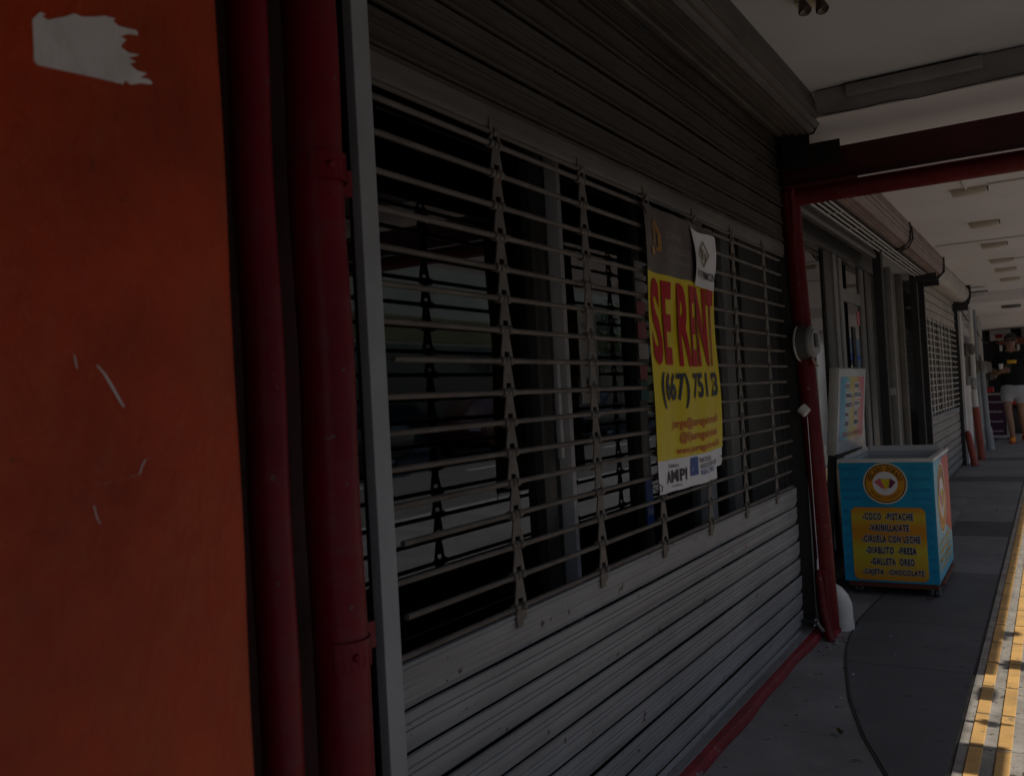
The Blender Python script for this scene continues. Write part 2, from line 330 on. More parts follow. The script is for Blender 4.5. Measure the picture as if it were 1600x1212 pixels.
# ------------------------------------------------------------------ ground
gm = MB().box(-6, 3.0, -12, 60, -0.30, 0.0)
setp(gm.build('sidewalk', 'concrete'), kind='structure')
road = MB().box(3.16, 11.0, -40, 90, -0.30, -0.14); setp(road.build('road', 'asphalt'), kind='structure')
kb = MB().box(3.004, 3.156, -40, 90, -0.30, 0.002); setp(kb.build('kerb', 'wall_grey'), kind='structure')
fs_ = MB().box(11.004, 60, -40, 90, -0.30, 0.0); setp(fs_.build('far_pavement', 'concrete'), kind='structure')
ln = MB()
for k in range(14): ln.box(7.0, 7.12, -10 + k * 6, -7 + k * 6, -0.14, -0.136)
setp(ln.build('road_marking', 'ink_white'), kind='structure')
setp(MB().box(-30, 90, 90.01, 260, -0.35, -0.15).build('ground', 'concrete'), kind='structure')

# smooth slab right of the curved groove
curve = [(-0.30, 2.25), (-0.385, 2.48), (-0.466, 2.697), (-0.575, 2.97), (-0.675, 3.29), (-0.747, 3.611), (-0.795, 3.85), (-0.825, 4.08), (-0.845, 4.408), (-0.83, 4.822), (-0.79, 5.4), (-0.74, 6.3)]
def cx(y, pts=curve):
    for (xa, ya), (xb, yb) in zip(pts, pts[1:]):
        if ya <= y <= yb: return xa + (xb - xa) * (y - ya) / (yb - ya)
    return pts[-1][0]
joints = [3.745, 4.45, 5.6]
segs = [(2.32, 3.740), (3.744, 4.448), (4.452, 5.66), (5.665, 6.3)]
for i, (ya, yb) in enumerate(segs):
    n = 16; L_ = [(cx(ya + (yb - ya) * k / n) + 0.006, ya + (yb - ya) * k / n) for k in range(n + 1)]
    pts = [(-0.318, ya), (-0.318, yb)] + L_[::-1]
    mb = MB().poly([(p[0], p[1], 0.0) for p in pts], (0, 0, 0.005))
    setp(mb.build('sidewalk_slab', 'slab_far' if ya > 5.6 else 'slab'), kind='structure')
mb = MB(); n = 60
L_ = [(cx(2.25 + 4.05 * k / n), 2.25 + 4.05 * k / n) for k in range(n + 1)]
mb.tube([(x - 0.002, y, 0.0005) for x, y in L_], 0.003, 6)
mb.box(-0.318, -0.3045, 1.5, 22, 0.0, 0.0012)
setp(mb.build('pavement_groove', 'joint'), kind='structure')
for (ya, yb, m) in [(6.31, 6.99, 'slab_far'), (7.0, 7.68, 'slab_dark'), (7.69, 9.2, 'slab_far'), (9.21, 10.6, 'slab_far'), (10.61, 11.1, 'slab_dark'), (11.11, 13.2, 'slab_far'), (13.21, 13.6, 'slab_dark'), (13.61, 16.4, 'slab_far'), (16.41, 22, 'slab_far')]:
    xa = -1.02 if ya > 8 else -0.70
    setp(MB().box(xa, -0.318, ya, yb - 0.004, 0.0, 0.005).build('sidewalk_slab', m), kind='structure')

# yellow guide strip: tiles with raised bars
base = MB(); bars = MB(); y = 1.2
while y < 24:
    for c in range(2):
        xa = -0.304 + c * 0.302
        base.box(xa, xa + 0.298, y, y + 0.297, 0.0, 0.006)
        for k in range(4):
            x = xa + 0.028 + k * 0.0745
            bars.box(x, x + 0.038, y + 0.006, y + 0.291, 0.006, 0.0105)
    y += 0.30
o = base.build('guide_paving', 'tact_grey'); setp(o, kind='structure')
o = bars.build('guide_paving_bars', 'tact_yellow', bevel=0.0015, seg=1); setp(o, kind='structure')

# ------------------------------------------------------------------ arcade building shell
arc = thing('arcade_building', 'white plastered arcade building with a low ceiling covering the walkway', 'building', (-3, 6, 0))
CZ = 2.352; CZ2 = 2.238
ca = MB().box(-1.9, 1.42, -12, 3.9, CZ, 2.62)
ca.build('ceiling', 'ceiling', arc)
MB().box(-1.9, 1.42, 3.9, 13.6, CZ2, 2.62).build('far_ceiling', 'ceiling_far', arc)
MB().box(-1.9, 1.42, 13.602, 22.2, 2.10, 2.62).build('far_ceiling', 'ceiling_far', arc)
MB().box(-0.79, 1.5, 3.885, 3.8995, CZ2 + 0.004, CZ - 0.001).build('beam_face', 'downstand', arc)
MB().box(-0.66, -0.16, 3.850, 3.8845, 2.296, 2.340).build('moulding', 'downstand', arc, bevel=0.002)
MB().box(1.42, 1.488, -12, 3.47, 2.19, 2.62).box(1.42, 1.548, 3.47, 22.2, 2.19, 2.62).build('fascia', 'wall_white', arc)
MB().box(-6, 1.47, -12, 22.2, 2.622, 2.75).build('roof', 'wall_grey', arc)
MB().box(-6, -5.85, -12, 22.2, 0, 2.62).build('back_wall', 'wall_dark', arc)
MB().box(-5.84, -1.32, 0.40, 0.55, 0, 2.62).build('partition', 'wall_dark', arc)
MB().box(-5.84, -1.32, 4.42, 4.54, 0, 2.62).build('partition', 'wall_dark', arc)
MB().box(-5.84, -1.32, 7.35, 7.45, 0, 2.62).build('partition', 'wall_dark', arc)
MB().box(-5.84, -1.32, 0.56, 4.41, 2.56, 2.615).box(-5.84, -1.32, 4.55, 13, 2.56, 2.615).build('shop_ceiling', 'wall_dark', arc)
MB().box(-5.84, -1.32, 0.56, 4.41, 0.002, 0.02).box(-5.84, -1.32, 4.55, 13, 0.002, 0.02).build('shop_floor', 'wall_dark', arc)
MB().box(-1.9, -1.0, -12, 0.05, 0, CZ).build('side_wall', 'wall_white', arc)
MB().box(-1.30, -1.02, 0.05, 4.40, 2.205, CZ).build('lintel', 'wall_grey', arc)
MB().box(-1.30, -1.05, 4.22, 4.40, 0, 2.20).build('pier', 'wall_grey', arc)
MB().box(-1.30, -1.02, 4.41, 13.1, 2.06, CZ2).build('lintel', 'wall_grey', arc)
MB().box(-1.9, -1.36, 13.1, 22.2, 0, 2.10).build('far_wall', 'wall_white', arc)
MB().box(-1.355, -1.02, 13.0, 13.09, 0, 2.235).build('far_wall_return', 'wall_white', arc)
MB().box(-3, 1.5, 22.22, 22.4, 0, 2.62).build('end_wall', 'wall_dark', arc)
for k, yy in enumerate((-3.6, -0.6, 12.4, 17.0)):
    MB().box(1.20, 1.40, yy, yy + 0.2, 0, 2.09 if yy > 13 else 2.236).build('column', 'wall_white', arc, bevel=0.01)

# ------------------------------------------------------------------ orange pillar, torn paper
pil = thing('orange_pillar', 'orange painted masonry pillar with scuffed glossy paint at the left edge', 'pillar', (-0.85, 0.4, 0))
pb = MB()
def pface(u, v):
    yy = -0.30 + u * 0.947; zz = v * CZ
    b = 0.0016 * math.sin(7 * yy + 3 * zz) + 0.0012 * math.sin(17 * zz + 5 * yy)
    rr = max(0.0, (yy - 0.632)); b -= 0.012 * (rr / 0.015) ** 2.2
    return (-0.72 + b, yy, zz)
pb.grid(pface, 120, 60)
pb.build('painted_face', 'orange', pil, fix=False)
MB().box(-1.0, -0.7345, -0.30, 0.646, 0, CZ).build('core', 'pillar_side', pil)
MB().box(-0.712, 1.41, -0.30, 0.64, 1.66, CZ - 0.002).build('added_shade_beam', 'orange', pil, bevel=0.006)  # unseen beam added overhead to darken the upper pillar and rail
def pz(yy, zz): return -0.72 + 0.0016 * math.sin(7 * yy + 3 * zz) + 0.0012 * math.sin(17 * zz + 5 * yy)
ss = MB()
def scr(pts, w):
    L = []
    for i, (yy, zz) in enumerate(pts):
        k = 0.6 * w * (0.35 + 0.65 * math.sin(math.pi * (i + 0.5) / len(pts))); L.append((yy, zz, k))
    ss.add([(pz(a + k, b) + 0.0006, a + k, b) for a, b, k in L] + [(pz(a - k, b) + 0.0006, a - k, b) for a, b, k in L[::-1]], [(i, i + 1, 2 * len(L) - 2 - i, 2 * len(L) - 1 - i) for i in range(len(L) - 1)])
scr([(0.462, 1.181), (0.463, 1.175), (0.464, 1.169)], 0.0012)
scr([(0.483, 1.172), (0.490, 1.164), (0.497, 1.152), (0.503, 1.141), (0.507, 1.134)], 0.0024)
scr([(0.531, 1.086), (0.526, 1.085), (0.522, 1.079), (0.519, 1.072)], 0.0011)
scr([(0.519, 1.073), (0.508, 1.0705), (0.498, 1.070)], 0.0009)
scr([(0.492, 1.069), (0.484, 1.067), (0.476, 1.068)], 0.0007)
scr([(0.473, 1.050), (0.475, 1.040), (0.478, 1.033)], 0.0009)
ss.build('scratch', 'paper', pil, fix=True)
tp = MB()
edge = [(0.4375, 1.4635), (0.4375, 1.428), (0.4405, 1.4255), (0.4655, 1.4275), (0.4955, 1.430), (0.5215, 1.4315), (0.523, 1.436), (0.530, 1.4335), (0.541, 1.438), (0.551, 1.4395), (0.5535, 1.4415),
        (0.549, 1.444), (0.540, 1.443), (0.5475, 1.449), (0.536, 1.4485), (0.529, 1.453), (0.536, 1.4565), (0.528, 1.458), (0.5405, 1.4645), (0.528, 1.463), (0.521, 1.466), (0.5225, 1.4695), (0.527, 1.4745),
        (0.5205, 1.476), (0.531, 1.4815), (0.5405, 1.4835), (0.539, 1.4875), (0.531, 1.4865), (0.520, 1.485), (0.514, 1.488), (0.517, 1.491), (0.506, 1.490), (0.496, 1.4855), (0.483, 1.481), (0.476, 1.4815),
        (0.466, 1.475), (0.457, 1.4705), (0.451, 1.467), (0.446, 1.4685), (0.449, 1.4715), (0.444, 1.4715)]
tp.poly([(pz(a, b) - 0.0004, a, b) for a, b in edge], (0.0016, 0, 0))
setp(tp.build('torn_paper', 'paper', origin=(-0.72, 0.49, 1.42)), 'torn scrap of white paper stuck on the orange pillar', 'paper')

# ------------------------------------------------------------------ red drainpipes by the pillar
def vpipe(name, label, x, y, r, z0, z1, m='pipe_red', collars=()):
    t = thing(name, label, 'pipe', (x, y, 0))
    n = 40; mb = MB().tube([(x + 0.0015 * math.sin(k * 0.7), y + 0.001 * math.cos(k * 0.9), z0 + (z1 - z0) * k / n) for k in range(n + 1)], r, 28)
    mb.build('pipe_body', m, t)
    return t
MB_wall = MB().box(-1.30, -1.045, 0.56, 1.085, 0, 2.2)
MB_wall.build('jamb', 'jamb', arc)
t = vpipe('red_drainpipe', 'narrow dark red downpipe next to the orange pillar', -0.945, 0.889, 0.029, 0, 2.35)
t = vpipe('red_drainpipe', 'wide red downpipe clamped to the left shutter rail', -0.945, 1.016, 0.042, 0, 2.35)
for zz in (0.735, 1.468):
    bk = MB().box(-0.975, -0.962, 1.03, 1.118, zz, zz + 0.042)
    q = [(-0.945 + 0.0445 * math.cos(a), 1.016 + 0.0445 * math.sin(a)) for a in [math.radians(d) for d in range(-60, 121, 15)]]
    for (xa, ya), (xb, yb) in zip(q, q[1:]):
        bk.add([(xa, ya, zz), (xb, yb, zz), (xb, yb, zz + 0.042), (xa, ya, zz + 0.042), (xa * 0.999 + 0.003, ya, zz), (xb + 0.003, yb, zz), (xb + 0.003, yb, zz + 0.042), (xa + 0.003, ya, zz + 0.042)],
               [(0, 1, 2, 3), (4, 5, 6, 7), (0, 1, 5, 4), (3, 2, 6, 7)])
    bk.ball((-0.900, 1.00, zz + 0.02), 0.006)
    bk.build('pipe_clamp', 'pipe_red', t)

# ------------------------------------------------------------------ roller shutters
def slat_profile(z0, n, p, x0, shallow=False):
    # upper slats show the underside of their lower lip, lower slats the cove above the next one's lip
    mid = [(0.0410, 0.0002), (0.0425, -0.0036), (0.0440, 0.0002), (0.0530, 0.0002), (0.0545, -0.0036), (0.0560, 0.0002)]
    if shallow:
        seg = [(0.0012, -0.0010), (0.0002, 0.0070), (0.0010, 0.0090), (0.0030, 0.0098), (0.0060, 0.0086), (0.0110, 0.0056), (0.0170, 0.0026), (0.0240, 0.0006), (0.0310, 0.0)] + mid
        seg += [(0.0660, 0.0010), (0.0710, 0.0006), (0.0722, -0.0010), (0.0725, -0.0060)]
    else:
        seg = [(0.0006, -0.0098), (0.0040, -0.0094), (0.0090, -0.0074), (0.0160, -0.0040), (0.0230, -0.0012), (0.0290, -0.0001), (0.0330, 0.0)] + mid
        seg += [(0.0660, 0.0008), (0.0715, 0.0022), (0.0738, 0.0018), (0.0746, 0.0004), (0.0748, -0.0050)]
    return [[(x0 + dx, z0 + (k + dz / 0.077) * p) for dz, dx in seg] for k in range(n)]
def slat_panel(y0, y1, z0, n, p, x0, name, m, parent, amp=0.0014, shallow=False):
    ph = rnd.random() * 9; kk = max(3, int((y1 - y0) / 0.11)); ys = [y0 + (y1 - y0) * i / kk for i in range(kk + 1)]
    dent = [(rnd.uniform(y0, y1), z0 + rnd.random() * n * p, rnd.uniform(0.08, 0.22), rnd.uniform(-0.005, 0.004)) for _ in range(10)]
    def jit(y, z):
        k = math.floor((z - z0) / p)
        d = amp * math.sin(1.7 * y + 2.3 * k + ph) + amp * 0.6 * math.sin(4.1 * y + 5.1 * k)
        for (a, b, r, h) in dent: d += h * math.exp(-((y - a) ** 2 + ((z - b) * 1.5) ** 2) / r ** 2)
        return d
    mb = MB()
    for pf in slat_profile(z0, n, p, x0, shallow): mb.prof_y(pf, ys, closed=False, jit=jit)
    return mb.build(name, m, parent, ang=28, fix=False)
def bar_mb(y0, y1, z, x, r, ns=14):
    a = rnd.uniform(-0.0045, 0.0035); b = rnd.uniform(-0.002, 0.002)
    return MB().tube([(x + b * math.sin(3 * i / ns), y0 + (y1 - y0) * i / ns, z + a * math.sin(math.pi * i / ns)) for i in range(ns + 1)], r, 12)
def link_strip(y, zs, x, wt, wb, rb):
    mb = MB()
    for k in range(len(zs) - 1):
        zt, zb = zs[k], zs[k + 1]; o = rnd.uniform(-0.0015, 0.0015)
        lo = zb + rb + 0.0035; up = zt - rb * 0.3
        pts = [(-wt * 0.5, up), (-wb * 0.5, lo), (-wb * 0.5 + wb * 0.28, lo), (-wb * 0.5 + wb * 0.28, lo + 0.010), (wb * 0.5 - wb * 0.28, lo + 0.010), (wb * 0.5 - wb * 0.28, lo), (wb * 0.5, lo), (wt * 0.5, up)]
        mb.poly([(x + rb * 0.3, y + o + a, b) for a, b in pts], (0.0032, 0, 0))
        for s_ in (-1, 1):
            yc = y + o + s_ * wb * 0.36
            mb.tube([(x, yc - wb * 0.13, zb), (x, yc + wb * 0.13, zb)], rb + 0.0042, 12)
        mb.tube([(x, y + o - wt * 0.3, zt), (x, y + o + wt * 0.3, zt)], rb + 0.0038, 12)
        mb.ball((x + rb + 0.004, y + o + wb * 0.1, zb + 0.001), 0.003, 8, 5)
    return mb

sh = thing('roller_shutter', 'large closed grey roller shutter with a see-through bar section, carrying the rent banner', 'roller shutter', (-1.0, 2.6, 0))
SY0, SY1 = 1.20, 4.03
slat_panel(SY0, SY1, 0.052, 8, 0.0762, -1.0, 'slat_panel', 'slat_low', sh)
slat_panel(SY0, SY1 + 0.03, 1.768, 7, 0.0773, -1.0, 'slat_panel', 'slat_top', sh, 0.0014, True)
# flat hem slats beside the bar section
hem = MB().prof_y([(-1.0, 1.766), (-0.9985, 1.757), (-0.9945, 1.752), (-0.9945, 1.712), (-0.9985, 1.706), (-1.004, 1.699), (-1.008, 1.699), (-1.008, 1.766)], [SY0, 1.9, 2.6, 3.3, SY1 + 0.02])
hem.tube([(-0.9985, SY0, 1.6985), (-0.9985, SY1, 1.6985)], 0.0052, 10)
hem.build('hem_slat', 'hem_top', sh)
hem2 = MB().prof_y([(-1.0, 0.661), (-0.9965, 0.665), (-0.9965, 0.669), (-1.003, 0.671), (-1.008, 0.669), (-1.008, 0.60), (-1.003, 0.60)], [SY0, 2.0, 3.0, SY1])
hem2.build('hem_slat', 'slat_low', sh)
MB().prof_y([(-1.004, 0.036), (-0.998, 0.036), (-0.996, 0.050), (-1.004, 0.053)], [SY0, SY1 - 0.05]).build('bottom_bar', 'slat_low', sh)
ZB = [1.672, 1.609, 1.540, 1.473, 1.406, 1.340, 1.274, 1.207, 1.140, 1.075, 1.011, 0.946, 0.879, 0.813, 0.749, 0.682]
for k, z in enumerate(ZB):
    sag = 0
    bar_mb(1.195 + (0.05 if k in (7, 12, 14) else 0), 3.985 + rnd.uniform(-0.03, 0.02), z, -0.998, 0.0060, 18).build('bar', 'bar', sh)
for y in (1.627, 2.038, 2.458, 2.872, 3.28, 3.70):
    ls = link_strip(y, [1.700] + ZB, -0.998, 0.022, 0.047, 0.0060)
    ls.poly([(-0.9955, y - 0.020, 0.676), (-0.9955, y - 0.018, 0.640), (-0.9955, y + 0.004, 0.640), (-0.9955, y + 0.006, 0.652), (-0.9955, y + 0.020, 0.655), (-0.9955, y + 0.021, 0.676)], (0.003, 0, 0))
    ls.box(-0.9955, -0.9925, y - 0.021, y + 0.021, 1.695, 1.712)
    ls.box(-0.9945, -0.9915, y - 0.024, y - 0.021, 1.70, 1.726)
    ls.build('link_strip', 'link', sh)
# left and right guide rails
MB().box(-0.986, -0.966, 1.143, 1.146, 0, 2.2).box(-0.970, -0.966, 1.146, 1.187, 0, 2.2).build('guide_rail', 'rail', sh, bevel=0.0012, seg=1)
MB().box(-0.999, -0.987, 1.150, 1.156, 0, 2.2).build('guide_rail_back', 'rail_dark', sh)
MB().box(-1.045, -0.960, 4.118, 4.128, 0.03, 2.2).box(-1.046, -1.040, 4.03, 4.118, 0.03, 2.2).build('guide_rail_back', 'rail_dark', sh)
MB().box(-0.963, -0.957, 4.100, 4.1285, 0.045, 1.90).build('guide_rail', 'rail', sh)
# the curtain box above
bxp = [(-0.985, 2.262), (-0.974, 2.213), (-0.955, 2.209), (-0.951, 2.218), (-0.920, 2.206), (-0.917, 2.214), (-0.905, 2.2145), (-0.902, 2.204), (-0.882, 2.202), (-0.879, 2.208), (-0.874, 2.208), (-0.871, 2.201), (-0.856, 2.199), (-0.853, 2.205), (-0.849, 2.205), (-0.846, 2.198), (-0.835, 2.197), (-0.829, 2.203), (-0.826, 2.199), (-0.816, 2.209), (-0.818, 2.214), (-0.809, 2.217), (-0.795, 2.232), (-0.796, 2.239), (-0.790, 2.241), (-0.783, 2.256), (-0.789, 2.285), (-0.796, 2.290), (-0.794, 2.302), (-0.806, 2.35), (-0.985, 2.35)]
def bj(y, z): return 0.002 * math.sin(2.1 * y)
MB().prof_y(bxp, [0.72 + 3.24 * i / 24 for i in range(25)], True, bj).build('shutter_box', 'box_metal', sh, ang=20)
MB().tube([(-0.962, 0.9, 2.226), (-0.962, 2.55, 2.226), (-0.958, 2.57, 2.218), (-0.962, 2.59, 2.224), (-0.962, 3.9, 2.226)], 0.006, 8).build('roller_tube', 'bar', sh)
MB().poly([(-0.955, 3.965, 2.08), (-0.955, 3.965, 2.31), (-0.79, 3.965, 2.33), (-0.779, 3.965, 2.258), (-0.82, 3.965, 2.197), (-0.84, 3.965, 2.195), (-0.84, 3.965, 2.08)], (0, 0.008, 0)).build('end_plate', 'plate', sh)
MB().box(-1.035, -0.905, 4.03, 4.038, 2.10, 2.30).build('end_plate', 'plate', sh)

# red painted kerb strip under the shutter
kr = MB().prof_y([(-1.10, 0), (-0.938, 0.0), (-0.936, 0.012), (-0.945, 0.032), (-0.954, 0.0345), (-1.10, 0.0345)], [1.0 + 3.16 * i / 40 for i in range(41)], True, lambda y, z: 0.004 * math.sin(5 * y) + 0.003 * math.sin(13 * y + 1))
setp(kr.build('painted_kerb', 'base_red', origin=(-1.0, 2.5, 0)), 'low red painted kerb running under the roller shutter', 'kerb')

lw = MB().box(-1.12, -0.968, 1.0, 4.16, 0.0347, 0.039).build('threshold', 'concrete', arc)
# padlock at the right foot of the shutter
pk = thing('padlock', 'small steel padlock and hasp at the foot of the big shutter', 'padlock', (-0.955, 3.99, 0.06))
MB().box(-0.953, -0.930, 3.955, 4.02, 0.086, 0.098).box(-1.0, -0.953, 3.975, 4.0, 0.086, 0.096).build('hasp', 'black', pk, bevel=0.002)
MB().tube([(-0.935, 3.985, 0.090), (-0.925, 4.005, 0.062), (-0.917, 4.02, 0.045)], 0.008, 10).build('lock_body', 'steel', pk)
MB().tube([(-0.942, 3.975, 0.075), (-0.939, 3.98, 0.10), (-0.933, 3.995, 0.10), (-0.93, 4.0, 0.075)], 0.0035, 8).build('shackle', 'steel', pk)

# ------------------------------------------------------------------ storefront behind the big shutter
GX = -1.25
sf = thing('shop_window', 'dark glass shop front behind the bars of the big roller shutter', 'shop window', (GX, 2.5, 0))
frames = [(2.165, 2.235, 'frame_dark'), (2.318, 2.342, 'frame_alu'), (2.86, 2.93, 'frame_dark'), (3.50, 3.60, 'frame_alu'), (3.86, 3.98, 'frame_grey')]
for (a, b, m) in frames:
    MB().box(GX - 0.04, GX + (0.036 if m == 'frame_alu' else 0.028), a, b, 0.30, 2.16).build('mullion', m, sf, bevel=0.003)
MB().box(GX - 0.04, GX + 0.03, 0.99, 4.22, 2.162, 2.205).build('top_rail', 'frame_dark', sf)
MB().box(GX - 0.05, GX + 0.026, 0.99, 4.22, 0.0, 0.298).build('kick_panel', 'dark_teal', sf)
for (a, b) in ((0.992, 2.164), (2.236, 2.309), (2.353, 2.859), (2.931, 3.499), (3.601, 3.859), (3.981, 4.219)):
    MB().box(GX - 0.004, GX, a, b, 0.30, 2.16).build('pane', 'glass', sf)
MB().box(GX + 0.029, GX + 0.045, 2.245, 2.262, 0.95, 1.22).build('door_handle', 'frame_alu', sf, bevel=0.003)

def on_x(x):
    return lambda u, w: (x, u, w)
# papers on the glass
nt_ = thing('paper_notice', 'grey printed notice with a rounded corner taped inside the shop glass', 'notice', (GX + 0.002, 2.47, 1.1))
MB().box(GX + 0.001, GX + 0.003, 2.475, 2.60, 1.10, 1.39).build('sheet', 'notice', nt_)
for (q, a, b) in (('RENTA', 1.335, 1.355), ('INFORMES', 1.30, 1.315)): tx = MB(); add_text(tx, q, on_x(GX + 0.0036), 2.49, 2.585, a, b); tx.build('text_line', 'ink_black', nt_, fix=False)
MB().poly([(GX + 0.0036, 2.505, 1.165), (GX + 0.0036, 2.53, 1.14), (GX + 0.0036, 2.535, 1.15), (GX + 0.0036, 2.515, 1.185)], (0.0006, 0, 0)).build('logo', 'ink_black', nt_)
vs_ = thing('card_sticker', 'small dark blue card payment sticker low on the glass', 'sticker', (GX + 0.002, 2.89, 0.70))
MB().box(GX + 0.0285, GX + 0.031, 2.865, 2.925, 0.66, 0.82).build('decal', 'ink_blue', vs_)
tx = MB(); add_text(tx, 'VISA', on_x(GX + 0.0316), 2.868, 2.922, 0.70, 0.725, 0.01); tx.build('lettering', 'ink_white', vs_, fix=False)
cols = ['ink_white', 'pink', 'pink', 'ink_white', 'pink', 'teal', 'pink', 'pink', 'teal']
for k in range(7):
    z = 1.10 + k * 0.071
    o = MB().box(GX + 0.030, GX + 0.032, 2.87, 2.945 + rnd.uniform(-.01, .01), z, z + 0.06)
    m_ = ['teal', 'pink', 'ink_white', 'pink', 'pink', 'notice', 'notice'][k]
    kinds = ['teal flyer, lowest of the flyers left of the rent banner', 'pink flyer just above the lowest teal flyer left of the banner', 'white flyer between two pink flyers left of the rent banner', 'pink flyer just above the white flyer left of the rent banner', 'upper of the pink flyers left of the rent banner', 'grey flyer just above the pink flyers left of the banner', 'topmost grey flyer in the stack left of the rent banner'][k]
    ob = o.build('flyer', m_, origin=(GX + 0.031, 2.9, z)); setp(ob, kinds, 'flyer', 'flyers on the glass left of the banner')
for k, (z, c, s_) in enumerate([(1.34, 'ink_red', 'red flyer high on the glass right of the rent banner'), (1.24, 'teal', 'teal flyer second from the top, right of the rent banner'), (1.13, 'notice', 'grey flyer in the middle of the glass right of the banner'), (1.02, 'plum', 'plum coloured flyer on the glass right of the rent banner'), (0.93, 'dark_teal', 'dark blue flyer above the lowest brown one right of the banner'), (0.85, 'ink_orange', 'brown orange flyer lowest on the glass right of the banner')]):
    ob = MB().box(GX + 0.0292, GX + 0.031, 3.52, 3.60, z, z + 0.07).build('flyer', c, origin=(GX + 0.03, 3.56, z)); setp(ob, s_, 'flyer', 'flyers on the glass right of the banner')

# counter inside
ct = thing('shop_counter', 'dark low counter standing inside the empty shop', 'counter', (-2.6, 2.4, 0.02))
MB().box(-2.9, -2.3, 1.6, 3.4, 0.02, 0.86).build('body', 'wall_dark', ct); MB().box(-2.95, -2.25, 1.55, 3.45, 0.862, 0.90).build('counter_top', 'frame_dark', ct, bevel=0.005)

# ------------------------------------------------------------------ rent banner
bn = thing('rent_banner', 'yellow for-rent banner with red letters tied to the shutter bars', 'banner', (-0.975, 2.65, 0.83))
BY0, BY1, BZ0, BZ1 = 2.372, 2.945, 0.830, 1.672
def wave(u, z):
    a = (u - BY0) / (BY1 - BY0)
    return -0.978 + 0.005 * math.sin(9 * a + 2.2 * z) + 0.0035 * math.sin(21 * a - 7 * z) + 0.003 * math.sin(13 * z) + 0.007 * math.exp(-((a - 0.84) / 0.05) ** 2) * min(1, max(0, (1.55 - z) * 2))
def ban(e):
    return lambda u, w: (wave(u, w) + e, u + 0.020 + 0.05 * (u - BY0) + 0.004 * math.sin(6 * w), w - 0.012 * 4 * ((u - BY0) / (BY1 - BY0)) * (1 - (u - BY0) / (BY1 - BY0)) * 0.5)
def bsheet(u0, u1, z0, z1, e, nu=34, nv=34):
    mb = MB(); f = ban(e); g = ban(e - 0.0012)
    mb.grid(lambda a, b: f(u0 + (u1 - u0) * a, z0 + (z1 - z0) * b), nu, nv)
    return mb
bsheet(BY0, BY1, 1.478, BZ1, 0).build('header_panel', 'ban_brown', bn, fix=False)
bsheet(BY0, BY1, 0.925, 1.478, 0).build('main_panel', 'ban_yellow', bn, fix=False)
bsheet(BY0, 2.86, BZ0, 0.925, 0.0006).build('footer_panel', 'ban_white', bn, fix=False)
bsheet(2.845, BY1 + 0.004, 0.865, 0.945, -0.004, 10, 10).build('folded_flap', 'ban_white', bn, fix=False)
# hanging white patch on the header
pt = MB(); fb = ban(0.004)
def patch(a, b):
    u = 2.715 + (2.94 - 2.715) * a + (0.012 * math.sin(3 * b) if a < 0.5 else 0.004 * b); z = 1.462 + (1.648 - 1.462) * b
    x, yy, zz = fb(u, z); return (x + 0.006 * math.sin(5 * a + 4 * b) * (1 - 0.3 * b) + 0.004, yy, zz + (0.008 * (0.5 - a)))
pt.grid(patch, 24, 24); pt.build('white_patch', 'ban_white', bn, fix=False)
fp = lambda u, w: patch((u - 2.715) / 0.225, (w - 1.462) / 0.186)
def fpo(u, w):
    p = fp(u, w); return (p[0] + 0.0022, p[1], p[2])
tx = MB(); add_text(tx, 'PATRIMON', fpo, 2.735, 2.936, 1.492, 1.520, 0.008)
tx.build('patch_lettering', 'ink_black', bn, fix=False)
lg = MB()
def dia(cu, cw, du, dw, t):
    o = [(cu, cw + dw), (cu + du, cw), (cu, cw - dw), (cu - du, cw)]; i = [(cu, cw + dw * t), (cu + du * t, cw), (cu, cw - dw * t), (cu - du * t, cw)]
    for k in range(4):
        lg.add([fpo(*o[k]), fpo(*o[(k + 1) % 4]), fpo(*i[(k + 1) % 4]), fpo(*i[k])], [(0, 1, 2, 3)])
dia(2.838, 1.578, 0.040, 0.045, 0.80)
for q in (-0.015, 0.0, 0.015):
    lg.add([fpo(2.838 + q - 0.004, 1.560 - q * 0.4), fpo(2.838 + q + 0.003, 1.560 - q * 0.4), fpo(2.838 + q + 0.003, 1.594 - q * 0.6), fpo(2.838 + q - 0.004, 1.594 - q * 0.6)], [(0, 1, 2, 3)])
lg.build('patch_emblem', 'olive', bn, fix=False)
B = ban(0.0026)
def bt(name, m, items):
    tx = MB()
    for (s_, u0, u1, z0, z1, bold) in items: add_text(tx, s_, B, u0, u1, z0, z1, bold)
    tx.build(name, m, bn, fix=False)
bt('main_lettering', 'ink_red', [('SE', 2.398, 2.540, 1.205, 1.462, 0.035)]); bt('main_lettering', 'ink_red', [('RENT', 2.588, 2.926, 1.205, 1.462, 0.035)])
for it in [('(667)', 2.425, 2.632, 1.075, 1.185, 0.028), ('751', 2.668, 2.795, 1.103, 1.183, 0.03), ('23', 2.834, 2.922, 1.103, 1.183, 0.03)]: bt('phone_lettering', 'ink_navy', [it])
for it in [('jorge@jaureguinmobili', 2.510, 2.902, 1.008, 1.046, 0.012), ('@f/jaureguinmobi', 2.560, 2.892, 0.965, 1.003, 0.012), ('www.jaureguinmobili', 2.536, 2.904, 0.930, 0.958, 0.012)]: bt('contact_line', 'ink_orange', [it])
for it in [('JORGE', 2.520, 2.640, 1.588, 1.612, 0.0), ('JAUREGUI', 2.520, 2.690, 1.545, 1.572, 0.0), ('inmobiliaria', 2.53, 2.69, 1.52, 1.532, 0.0)]: bt('header_line', 'ink_grey', [it])
